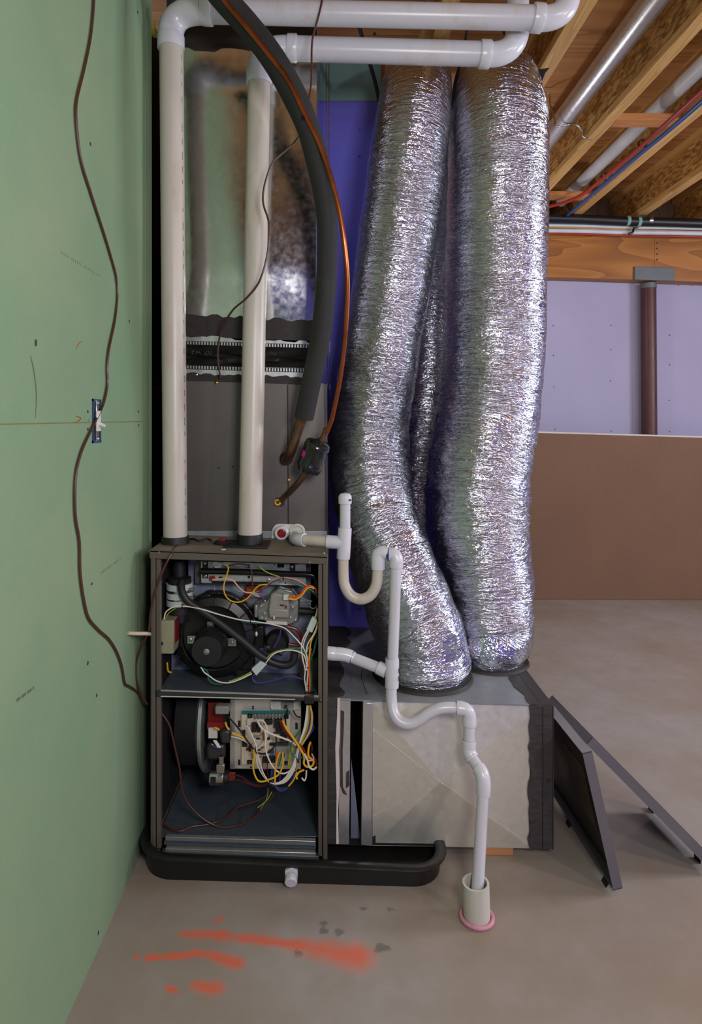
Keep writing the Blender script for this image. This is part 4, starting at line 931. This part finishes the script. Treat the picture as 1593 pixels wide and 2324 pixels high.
Mp=[(Vector((.33,2.52,bt(.33)+.004)),.11),(P(950,1330,2.60),.125),(P(956,1200,2.70),.13),(P(964,1000,2.78),.138),(P(985,700,2.84),.13),(P(1000,520,2.87),.13),(P(1005,440,2.92),.13),(P(1005,425,3.05),.13),(P(985,470,3.4),.13)]
foil_duct(Mp,'foil_duct','narrow foil duct squeezed behind the gap between the two big foil ducts',3,nu=96)
# hanging straps
def strapo(pts,label,wd=.008):
    b=MB(); b.tube(pts,wd,6); o=b.build('hanging_strap',M['strap']); return tag(o,label,'strap','black straps around the ducts')
strapo([P(812,50,2.50),P(835,130,2.52),P(852,190,2.53),P(861,235,2.50)],'black strap slanting down to the upper left of the left foil duct')
strapo([P(1062,60,2.5),P(1048,130,2.5),P(1033,185,2.47),P(1024,250,2.46)],'black strap hanging between the tops of the two foil ducts',.006)
strapo([P(1140,60,2.42),P(1158,100,2.42),P(1180,145,2.43),P(1196,165,2.46)],'black strap over the crown of the right foil duct')
b=MB(); b.px([(1213,190),(1217,158),(1248,153),(1238,165),(1228,190),(1218,205)],2.52,2.526); tag(b.build('strap_end',M['strap'],bevel=.001),'loose black strap end sticking out right of the right foil duct','strap')
# ------------------------------------------------------------------ return air box
YX=1.97; YXB=2.66
rb=thing('return_duct',(.33,2.3,.03),'galvanized metal return box with a creased front beside the furnace','duct')
def q(a,c,Y=YX): return P(*Z6(a,c),Y)
topL,topR=q(70,90),q(1465,128)
botR=q(1465,1036); botL=q(70,1000)
xg0,xg1=q(205,500).x,q(280,500).x
b=MB(); xL,xR=q(285,500).x,q(1462,500).x
b.prism([q(285,1012,YX+.006),q(1462,1034,YX+.006),q(1462,132,YX+.006),q(285,106,YX+.006)],(0,YXB-YX-.006,0)); b.build('box_body',M['galv_dull'],rb)
# creased front: four facets meeting on a raised centre
ctr=q(755,580)+Vector((0,-.034,0)); c4=[q(345,118),q(1330,132),q(1330,1026),q(345,1012)]
e4=[q(345,288),q(1330,205),q(1312,972),q(345,832)]
b=MB(); pts=[q(345,118),q(1330,132),q(1330,205),q(1316,975),q(1330,1026),q(345,1014),q(345,832),q(345,288),ctr]
b.add(pts,[(0,1,2,8),(0,8,7),(2,3,8),(3,4,8),(4,5,8),(5,6,8),(6,7,8)])
b.build('creased_panel',M['galv_dull'],rb,angle=.3)
b=MB()
for p_ in (2,3,6,7): b.tube([pts[p_]+Vector((0,-.0004,0)),ctr+Vector((0,-.0004,0))],.0009,6,False)
b.build('crease',M['galv_dull'],rb)
MB().px([(285,122),(345,126),(340,1018),(272,1012)],YX-.012,YX+.006,Z6).build('edge_channel',M['galv'],rb,bevel=.002)
MB().px([(66,90),(130,95),(128,1006),(66,1000)],YX-.004,YX+.01,Z6).build('sealed_edge',M['mastic'],rb)
MB().px([(126,96),(140,96),(140,320),(134,420),(138,640),(130,800),(134,1004),(118,1004),(120,700),(112,400),(124,200)],YX-.006,YX-.001,Z6).build('primer_strip',M['edgewhite'],rb)
MB().px([(140,96),(207,98),(198,1006),(134,1004)],YX-.002,YX+.012,Z6).build('filter_rack_edge',M['galv'],rb)
MB().px([(146,170),(168,180),(165,300),(158,420),(160,650),(185,700),(160,690),(142,640)],YX-.004,YX-.0018,Z6).px([(180,560),(200,545),(200,640),(178,660)],YX-.004,YX-.0018,Z6).build('sealant_smear',M['mastic'],rb)
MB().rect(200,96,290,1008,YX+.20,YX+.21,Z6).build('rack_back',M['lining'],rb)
MB().px([(208,1006),(272,1010),(232,640),(210,470)],YX+.03,YX+.034,Z6).build('filter_frame',M['galv_panel'],rb)
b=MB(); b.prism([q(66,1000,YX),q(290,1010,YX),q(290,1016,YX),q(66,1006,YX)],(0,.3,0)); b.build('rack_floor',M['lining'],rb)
MB().prism([q(62,600),q(66,600),q(66,100),q(62,100)],(0,.3,0))
# top
tz=lambda x: bt(x)
x0,x1=q(60,100).x,q(1465,128).x
b=MB(); b.prism([(x0,YX-.003,tz(x0)-.004),(x1,YX-.003,tz(x1)-.004),(x1,YX-.003,tz(x1)),(x0,YX-.003,tz(x0))],(0,YXB-YX+.003,0)); b.build('box_top',M['galv_top'],rb)
b=MB(); rg=random.Random(9)
pp=[Vector((x1,YX-.003,tz(x1)+.0003)),Vector((x1,YXB,tz(x1)+.0003))]
for k in range(22):
    t=1-k/21; x=x1-.075+rg.uniform(-.01,.01); pp.append(Vector((x,YX-.003+(YXB-YX)*t,tz(x)+.0003)))
b.prism(pp,(0,0,.002)); b.build('sealant_band',M['mastic'],rb)
b=MB(); pp=[Vector((x0,YXB,tz(x0)+.0003)),Vector((x0,YX,tz(x0)+.0003))]
for k in range(16):
    t=k/15; x=x0+.05+rg.uniform(-.014,.014)+.03*(t>.6); pp.append(Vector((x,YX+(YXB-YX)*t,tz(x)+.0003)))
b.prism(pp,(0,0,.002)); b.build('sealant_band',M['mastic'],rb)
MB().tube([Vector((x1-.036,YX-.004,tz(x1)+.0025)),Vector((x1-.036,YXB,tz(x1)+.0025))],.0016,6,False).build('top_seam',M['mastic_dark'],rb)
# dark sealed right edge of the front
edge=[(1320,140)]+[(1325+rg.uniform(-9,9)+4*math.sin(k*.9),140+k*44) for k in range(1,19)]+[(1312,975),(1325,1036)]
MB().px([(1465,130)]+edge+[(1465,1036)],YX-.006,YX-.001,Z6).build('sealed_edge',M['mastic'],rb)
b=MB(); b.prism([(x1,YX-.004,q(1465,1036).z),(x1,YXB,q(1465,1036).z),(x1,YXB,tz(x1)),(x1,YX-.004,tz(x1))],(.003,0,0)); b.build('side_panel',M['dark_paint'],rb)
MB().tube([q(1402,145)+Vector((0,-.007,0)),q(1400,1030)+Vector((0,-.007,0))],.0014,6,False).build('edge_seam',M['mastic_dark'],rb)
MB().lathe(q(1437,604)+Vector((0,-.006,0)),(0,-1,0),[(.006,0),(.005,.003),(0,.004)],12).build('screw',M['mastic_dark'],rb)
MB().px([(345,960)]+[(345+k*22,948+rg.uniform(-10,10)+ (18 if k>14 else 0)+(k-14)*8*(k>14)) for k in range(1,21)]+[(800,1018),(345,1010)],YX-.0015,YX-.0003,Z6).build('dark_lower_band',plain('dark_lower_band',srgb(34,36,38),.5,var=.3,scale=30),rb)  # dark ragged band along the lower left of the front
for (sx,rr,Yc) in ((Lb.x,.165,2.175),(Rb.x,.142,2.33)):
    MB().lathe((sx,Yc,tz(sx)+.0005),(0,0,1),[(rr*.9,0),(rr*1.04,0),(rr*1.01,.008),(rr*.9,.012)],48).build('duct_collar',M['mastic_dark'],rb)
MB().tube([Vector((q(290,200).x,2.2,0))*0+P(*Z5(290,1195),2.14),P(*Z5(285,1250),2.08),P(*Z5(300,1290),2.05),P(*Z5(322,1350),2.0)],.0012,5).build('scratch',M['ink'],rb)
# wood block under the box
zb0=q(1200,1036).z
for x,lab in ((P(1132,1940,1.99).x,'short wood block under the right of the metal box'),):
    tag(MB().box((P(1098,1940,1.985).x,1.985,.0005),(P(1165,1940,1.985).x,2.55,.0385)).build('wood_block',M['stubwood'],bevel=.002),lab,'wood block')
# ------------------------------------------------------------------ drain pan
def rrect(x0,x1,y0,y1,r,n=8):
    out=[]
    for cx,cy,a0 in ((x1-r,y1-r,0),(x0+r,y1-r,PI/2),(x0+r,y0+r,PI),(x1-r,y0+r,1.5*PI)):
        for k in range(n+1): a=a0+PI/2*k/n; out.append((cx+r*math.cos(a),cy+r*math.sin(a)))
    return out
pn=thing('drain_pan',(-.12,2.27,0),'shallow black plastic drain pan under the furnace','pan')
def pan_pt(x,y,z):
    t=(y-1.86)/.8
    dy=-.036*(x+.13)/.9*(1-t)
    return Vector((x,y+dy,z*(1-.30*(x+.13)*(1 if z>.02 else 0))))
prof=[(0,.0),(.004,.055),(.018,.058),(.020,.064),(.014,.070),(-.004,.070),(-.012,.064),(-.016,.010)]
b=MB(); loops=[]
for (o,z) in prof:
    lp=rrect(-.578-o,.318+o,1.866-o,2.70+o,.095+o,10); loops.append([pan_pt(x,y,z+.0005) for x,y in lp])
n=len(loops[0]); b.v=[v for lp in loops for v in lp]
for i in range(len(loops)-1):
    for k in range(n): l=(k+1)%n; b.f.append((i*n+k,i*n+l,(i+1)*n+l,(i+1)*n+k))
b.f.append(tuple(range(n))); b.f.append(tuple((len(loops)-1)*n+k for k in range(n)))
b.build('pan_body',M['panplastic'],pn,angle=50)
pf=P(661,1988,1.856)
MB().cyl(pf+Vector((0,.02,.006)),pf+Vector((0,-.004,.006)),.0215,seg=6).build('drain_fitting',M['pvc_fit'],pn,bevel=.002)
MB().cyl(pf+Vector((0,-.003,0)),pf+Vector((0,-.022,-.006)),.0195,.019,8).build('drain_cap',M['pvc_fit'],pn,bevel=.003)
# ------------------------------------------------------------------ condensate drain
dr=thing('condensate_drain',P(1083,2020,1.735),'thin white drain piping with a U-trap from the furnace down to the floor','pipe')
RP=S(12.3,1.97)
def pipe(pts,name,m='pvc',r=RP,smooth=True): return MB().tube(pts,r,22,smooth=smooth,step=.008).build(name,M[m],dr)
def fit(a,b_,r=RP*1.22,name='fitting',m='pvc_fit',label=None): 
    return coupling(a,b_,r/1.10,name,dr,m,label)
A0=P(*ZD(530,800),YK-.005); A1=P(*ZD(470,890),2.06); A2=P(*ZD(660,905),2.03)
elbow(A0+Vector((0,-.005,-.01)),P(*ZD(440,895),2.05),A2,RP*1.25,'elbow',dr)
A3=P(*ZD(1050,935),2.0)
pipe([A2,A3],'horizontal_pipe','pvc_old',smooth=False)
tc=P(779,1232,1.99)
t_=fit(P(779,1268,1.99),P(783,1198,1.99),name='tee')
MB().cyl(A3-Vector((.004,0,0)),tc,RP*1.25,seg=24).build('tee_branch',M['pvc_fit'],t_)
pipe([P(783,1200,1.99),P(783,1140,1.99)],'standing_pipe',smooth=False)
cp_=fit(P(783,1143,1.99),P(783,1126,1.99),name='pipe_cap'); MB().lathe(P(783,1126,1.99),(0,0,1),[(RP*1.24,0),(RP*.9,.008),(0,.011)],24).build('cap_dome',M['pvc_fit'],cp_)
b=MB()
for k in range(7):
    a=.25+k*.09; c=P(783,1136,1.99); d=Vector((math.sin(a+.3),-math.cos(a+.3),0)); e=c+d*RP*1.26; tt=Vector((math.cos(a+.3),math.sin(a+.3),0))
    b.prism([e-tt*.0006,e+tt*.0006,e+tt*.0006+Vector((0,0,.006)),e-tt*.0006+Vector((0,0,.006))],d*.0004)
b.build('barcode',M['ink'],cp_)
pipe([P(779,1265,1.99),P(779,1300,1.99),P(782,1328,1.985),P(796,1351,1.98),P(818,1360,1.975),P(839,1352,1.97),P(853,1330,1.965),P(857,1300,1.965),P(858,1280,1.965)],'trap_bend','pvc_old')
fit(P(858,1292,1.965),P(858,1262,1.965),name='elbow_socket')
elbow(P(858,1266,1.965),P(858,1247,1.965),P(878,1257,1.96),RP*1.22,'elbow',dr)
MB().ring(P(880,1257.5,1.96),(1,0,0),RP*1.12,RP*.16,24,8).build('primer_ring',M['glue'],dr,'purple primer ring')
elbow(P(882,1258,1.96),P(900,1254,1.955),P(900,1275,1.95),RP*1.22,'elbow',dr)
fit(P(900,1272,1.95),P(899,1288,1.95),name='elbow_socket')
pipe([P(899,1280,1.95),P(891,1500,1.935)],'down_pipe',smooth=False)
wy=fit(P(890,1494,1.935),P(889,1560,1.93),name='wye')
B0,B1=P(823,1506,1.965),P(876,1524,1.935)
MB().cyl(P(858,1515,1.945),B1,RP*1.2,seg=24).build('wye_branch',M['pvc_fit'],wy)
b=MB()
for zz in (0,1):
    for k in range(6):
        c=P(893,1513+zz*18+k*1.8,1.933); b.box(c+Vector((.013,-RP*1.15,0)),c+Vector((.016,-RP*1.0,.0012)))
b.build('barcode',M['ink'],wy)
pipe([P(793,1490,1.98),P(862,1517,1.945)],'branch_pipe',smooth=False)
elbow(P(757,1484,1.98),P(787,1484,1.98),P(800,1493,1.978),RP*1.22,'branch_elbow',dr)
MB().ring(P(800,1492.5,1.978),P(862,1517,1.945)-P(793,1490,1.98),RP*1.12,RP*.16,24,8).build('primer_ring',M['glue'],dr,'purple primer ring')
fit(P(742,1482,1.98),P(760,1484,1.98),name='furnace_outlet')
pipe([P(888,1555,1.93),P(888,1585,1.925),P(893,1618,1.91),P(905,1636,1.90),P(926,1643,1.895),P(948,1636,1.895),P(972,1619,1.895),P(998,1608,1.895),P(1022,1606,1.895),P(1040,1607,1.895)],'s_bend','pvc')
fit(P(1036,1607,1.895),P(1050,1608,1.893),name='elbow_socket'); 
MB().ring(P(1037,1607,1.895),(1,0,0),RP*1.08,RP*.12,24,8).build('primer_ring',M['glue'],dr,'purple primer ring')
elbow(P(1046,1608,1.893),P(1066,1609,1.89),P(1065,1634,1.888),RP*1.22,'elbow',dr)
fit(P(1065,1630,1.888),P(1064.5,1647,1.886),name='elbow_socket')
pipe([P(1064.5,1640,1.886),P(1064,1690,1.88)],'short_pipe',smooth=False)
fit(P(1064,1680,1.88),P(1063.5,1699,1.878),name='elbow_socket')
elbow(P(1063.5,1697,1.878),P(1063,1708,1.875),P(1072,1722,1.865),RP*1.22,'angle_elbow',dr)
pipe([P(1068,1716,1.868),P(1092,1752,1.83)],'offset_pipe',smooth=False)
MB().ring(P(1072,1721,1.864),P(1092,1752,1.83)-P(1068,1716,1.868),RP*1.15,RP*.14,24,8).build('socket_rim',M['pvc_fit'],dr)
elbow(P(1086,1744,1.838),P(1098,1758,1.82),P(1097,1785,1.815),RP*1.25,'angle_elbow',dr)
fit(P(1097,1776,1.816),P(1096.5,1804,1.812),name='elbow_socket')
pipe([P(1096.5,1796,1.812),P(1083,2035,1.735)],'drop_pipe',smooth=False)
# standpipe in the floor
sp=thing('standpipe',PZ(1082,2092,0),'short dirty white standpipe in the floor with a pink ring','pipe')
sb=PZ(1082,2084,0); 
MB().hollow((sb.x,sb.y,.0005),(sb.x-.003,sb.y,.098),.036,.030,40).build('pipe_stub',pvc('dirty_pvc',srgb(200,196,186),srgb(150,128,96),.55),sp)
MB().ring((sb.x,sb.y,.0056),(0,0,1),.0425,.0055,40,10).build('foam_ring',M['pink'],sp)
# ------------------------------------------------------------------ refrigerant lines
sl=thing('suction_line',P(712,840,1.95),'thick black foam-covered refrigerant hose curving down to the coil cabinet','pipe')
MB().tube([P(462,-60,1.86),P(510,0,1.87),P(555,50,1.88),P(612,122,1.88),P(664,210,1.89),P(702,300,1.90),P(720,368,1.91),P(735,435,1.92),P(742,505,1.93),P(742,590,1.95),P(737,680,1.97),P(727,765,2.0),P(710,850,2.03),P(690,948,2.07)],[S(29,1.87)]*5+[S(26,1.9)]*3+[S(23.5,1.94)]*6,24).build('foam_sleeve',M['hosefoam'],sl)
MB().tube([P(692,935,2.07),P(680,965,2.09),P(664,1015,2.11),P(655,1036,2.14),P(649,1043,2.17),P(648,1044,2.215)],S(11.5,2.1),18).build('copper_pipe',M['copper_dark'],sl)
ll=thing('liquid_line',P(632,1138,2.18),'thin bare copper line running along the black hose to a filter drier','pipe')
MB().tube([P(478,-40,1.83),P(508,0,1.835),P(560,62,1.84),P(610,124,1.845),P(655,184,1.85),P(690,255,1.86),P(725,328,1.87),P(750,400,1.875),P(768,470,1.88),P(781,550,1.89),P(788,630,1.91),P(786,720,1.94),P(776,830,1.98),P(762,910,2.01),P(748,965,2.04),P(736,990,2.06)],S(6,1.87),14).build('copper_tube',M['copper'],ll)
MB().tube([P(742,972,2.055),P(736,988,2.06),P(730,1000,2.065)],S(7.5,2.05),14).build('brazed_joint',M['copper_dark'],ll)
f0,f1=P(725,998,2.07),P(697,1072,2.09); ax=f1-f0; Lf=ax.length; rf=S(29,2.08)
fd=MB().lathe(f0,ax,[(.006,-.004),(.012,0),(rf*.75,.004),(rf*.98,.012),(rf*1.0,.020),(rf*1.03,.022),(rf*1.03,.028),(rf,.030),(rf,Lf-.030),(rf*1.03,Lf-.028),(rf*1.03,Lf-.022),(rf,Lf-.018),(rf*.9,Lf-.006),(.012,Lf),(.006,Lf+.006)],40).build('filter_drier',plain('gloss_black_paint',srgb(22,24,22),.2,var=.1,coat=.4),ll,'black filter canister')
c=(f0+f1)/2; axn=ax.normalized(); side=Vector((-.78,-.62,0)); side=(side-axn*side.dot(axn)).normalized(); tt=axn.cross(side)
b=MB(); b.prism([c+side*rf*.99-tt*.007-axn*.012,c+side*rf*.99+tt*.007-axn*.012,c+side*rf*.99+tt*.007+axn*.006,c+side*rf*.99-tt*.007+axn*.006],side*.0018); b.build('magenta_label',M['magenta'],fd)
MB().tube([P(697,1068,2.09),P(688,1082,2.10),P(668,1106,2.13),P(648,1126,2.17),P(634,1139,2.215)],S(7,2.12),14).build('copper_tail',M['copper_dark'],ll)
tag(MB().tube([P(694,256,1.885),P(690,262,1.868),P(688,270,1.86)],.006,8).build('cable_tie',M['strap']),'small black tie holding the copper line to the black hose','tie')
# ------------------------------------------------------------------ thermostat wires
def w_(pts,name,label,r=.0034): return tag(MB().tube(pts,r,10,step=.012).build(name,M['tstat']),label,'wire','brown control wires')
M['tstat']=plain('brown_wire_jacket',srgb(74,42,32),.4,var=.1)
xw=XW+.005
pts=[PX(a,c,xw) for a,c in [(214,-60),(213,0),(206,80),(190,160),(175,222),(172,250),(174,290),(184,365),(205,435),(245,560),(264,630),(267,665),(262,720),(246,800),(243,840),(244,870),(235,915),(212,965),(183,1030),(172,1080),(171,1170),(180,1228),(182,1300),(190,1360),(200,1400),(222,1428),(248,1452),(266,1482),(277,1515),(282,1545),(286,1556)]]
w_(pts,'thermostat_wire','brown wire hanging in loose waves down the green wall')
fx=xl-.004
w_([PX(284,1553,xw),PX(300,1562,xw),PX(315,1575,xw),P(332,1596,1.97),P(340,1600,1.99)],'thermostat_wire','short brown wire from the wall towards the furnace side, below the white cable stub')
w_([P(424,1216,2.12),P(415,1226,2.07),P(395,1245,1.97),P(388,1258,1.915),P(372,1290,1.905),P(352,1345,1.905),P(342,1390,1.905),P(338,1430,1.91),P(325,1460,1.93),P(311,1495,1.94),P(308,1530,1.94),P(318,1570,1.95),P(334,1598,1.96)],'thermostat_wire','brown wire looping over the front corner of the furnace top')
def onfloor(a,c,Y): return P(a,c,min(Y,(EYE-.087)*F_PX/(c-VPY)))
for k,pl_ in enumerate([[(160,200),(220,290),(260,450),(300,620),(330,830),(370,910),(450,1000),(550,1070),(640,1100),(740,1090),(850,1050),(940,980),(1000,900),(1050,830)],[(170,1080),(230,1115),(310,1130),(400,1095),(520,1078),(620,1045),(700,1000),(760,940),(850,910),(960,870),(1010,810)]]):
    w_([onfloor(*Z4(a,c),1.99+.02*k) for a,c in pl_],'thermostat_wire',['brown wire sagging from the left post across the blower compartment','brown wire lying low along the blower compartment floor'][k],.0032)
w_([P(735,-60,1.99),P(731,0,1.99),P(722,40,1.99),P(709,90,1.99),P(707,150,1.99),P(706,190,1.99),P(699,238,1.99),P(692,275,1.99),P(679,310,1.99),P(645,345,1.985),P(620,368,1.985),P(606,400,1.985),P(597,440,1.985),P(598,465,1.985),P(609,500,1.985),P(611,530,1.985),P(606,580,1.99),P(588,640,2.0),P(560,676,2.03),P(528,704,2.08),P(508,738,2.12),P(498,768,2.14),P(494,800,2.15),P(496,832,2.16),P(501,858,2.17)],'thermostat_wire','brown wire dangling in front of the plenum and across the middle vent pipe',.0032)
# wall switch without cover, cable stub
sw=thing('light_switch',PX(218,955,XW),'uncovered light switch in its blue box on the green wall','switch')
s0,s1=PX(208.5,905,XW),PX(228,1004,XW); ya,yb=s0.y,s1.y; zt=s0.z; zb_=PX(218,1005,XW).z
bb=MB(); 
for (y0,y1,z0,z1) in ((ya,ya+.006,zb_,zt),(yb-.006,yb,zb_,zt),(ya,yb,zt-.006,zt),(ya,yb,zb_,zb_+.006)): bb.box((XW-.02,y0,z0),(XW+.002,y1,z1))
bb.build('switch_box',M['bluebox'],sw)
bk=MB().box((XW-.02,ya+.004,zb_+.004),(XW+.0006,yb-.004,zt-.004)).build('box_inside',M['ink'],sw)
ym=(ya+yb)/2; zm=(zt+zb_)/2
MB().box((XW+.001,ym-.009,zb_+.003),(XW+.004,ym+.009,zt-.003)).build('metal_yoke',M['steel'],sw,bevel=.001)
MB().box((XW+.003,ym-.012,zm-.026),(XW+.008,ym+.012,zm+.026)).build('switch_body',M['whiteplastic'],sw,bevel=.001)
MB().tube([Vector((XW+.006,ym,zm-.006)),Vector((XW+.022,ym+.002,zm-.014))],[.0055,.004],10,False).build('toggle',M['whiteplastic'],sw)
for z_ in (zt-.010,zb_+.010): MB().ball((XW+.004,ym,z_),.0045,10).build('screw',M['cast'],sw)
tag(MB().tube([PX(290,1437,XW+.002),P(312,1438,1.89),P(330,1438,1.90),P(341,1439,1.935)],.0055,10).build('white_cable_stub',M['cyellow'] if False else plain('cream_cable',srgb(200,184,160),.5)),'short cream cable from the green wall into the furnace side','cable')
# odds and ends on the furnace top
ta=thing('black_clip_ring',P(507,1226,2.08),'small black ring with a red insert lying on the furnace top between the vent pipes','fitting')
tp=P(505,1228,2.06); tp.z=ztop(tp.x)+.001
MB().lathe(tp,(0,0,1),[(.010,0),(.026,0),(.028,.006),(.024,.010),(.012,.010),(.010,0)],28).build('ring',M['rubber'],ta)
MB().box(tp+Vector((-.012,-.008,.008)),tp+Vector((.010,.008,.017))).build('red_insert',M['redplastic'],ta,bevel=.003)
z0=ztop(P(450,1226,2.08).x)+.004
tag(MB().tube([Vector((P(424,1226,2.10).x,2.10,z0)),Vector((P(440,1226,2.09).x,2.09,z0+.004)),Vector((P(455,1222,2.10).x,2.08,z0)),Vector((P(470,1224,2.10).x,2.10,z0+.003)),Vector((P(482,1226,2.10).x,2.085,z0))],.0035,8).build('black_scrap',M['rubber']),'thin black strip of scrap lying on the furnace top beside the left vent pipe','scrap')
tag(MB().disc(Vector((P(506,1245,1.97).x,1.975,ztop(-.33)+.0005)),(0,0,1),.008,.0015).build('white_disc',M['whiteplastic']),'tiny white disc near the front edge of the furnace top','disc')
# ------------------------------------------------------------------ furnace doors leaning on the box
def door(name, o, ey, ez, wy, hz, d, label, marks, hookside):
    """shallow pan: o = near foot, ey along its foot, ez up its face, thickness outward"""
    ey,ez=Vector(ey).normalized(),Vector(ez).normalized(); nn=ey.cross(ez).normalized()
    if nn.x<0: nn=-nn
    t=thing(name,o,label,'panel','furnace doors leaning on the box')
    o=Vector(o)
    MB().prism([o+nn*d*.94,o+ey*wy+nn*d*.94,o+ey*wy+ez*hz+nn*d*.94,o+ez*hz+nn*d*.94],nn*d*.06).build('door_skin',M['doorpaint'],t)
    fl=.022
    for a,u,v,l in ((o,ez,ey,hz),(o+ey*(wy-.003),ez,ey,hz)):
        MB().prism([a,a+u*l,a+u*l+nn*d*.95,a+nn*d*.95],v*.003).build('door_flange',M['doorpaint'],t)
    for a in (o,o+ez*(hz-.003)):
        MB().prism([a,a+ey*wy,a+ey*wy+nn*d*.95,a+nn*d*.95],ez*.003).build('door_flange',M['doorpaint'],t)
    MB().prism([o+ey*.01+ez*.01+nn*d*.80,o+ey*(wy-.01)+ez*.01+nn*d*.80,o+ey*(wy-.01)+ez*(hz-.01)+nn*d*.80,o+ey*.01+ez*(hz-.01)+nn*d*.80],nn*d*.12).build('door_insulation',M['doorinside'],t)
    for (ax,az) in marks:
        MB().prism([o+ey*ax+ez*az+nn*d*.77,o+ey*(ax+.16)+ez*az+nn*d*.77,o+ey*(ax+.16)+ez*(az+.2)+nn*d*.77,o+ey*ax+ez*(az+.2)+nn*d*.77],nn*d*.02).build('wiring_diagram',M['diagram'],t)
    for q_ in hookside:
        MB().prism([o+ey*q_,o+ey*(q_+.03),o+ey*(q_+.03)-ez*.012-nn*.012,o+ey*q_-ez*.012-nn*.012],nn*.003).build('door_hook',M['rubber'],t)
    return t
M['doorpaint']=plain('door_paint',srgb(112,109,116),.35,.25,var=.08)
M['doorinside']=plain('door_lining',srgb(24,22,20),.45,var=.3)
M['diagram']=plain('door_diagram',srgb(74,66,50),.5,var=.45,scale=40)
a0=PZ(1392,2032,0); a0.z=.0135
door('furnace_door',a0,(-.03,1,0),(-.09,.0,.40),.55,.40,.028,'dark furnace door standing on edge right beside the metal box',[(.10,.10)],[.03,.30])
b0=Vector((1.118,1.90,.0135)); 
door('furnace_door',b0,(-.08,1,0),(-.345,.05,.345),.30,.497,.03,'dark furnace door leaning low at a slant over the other door',[],[.05,.3])
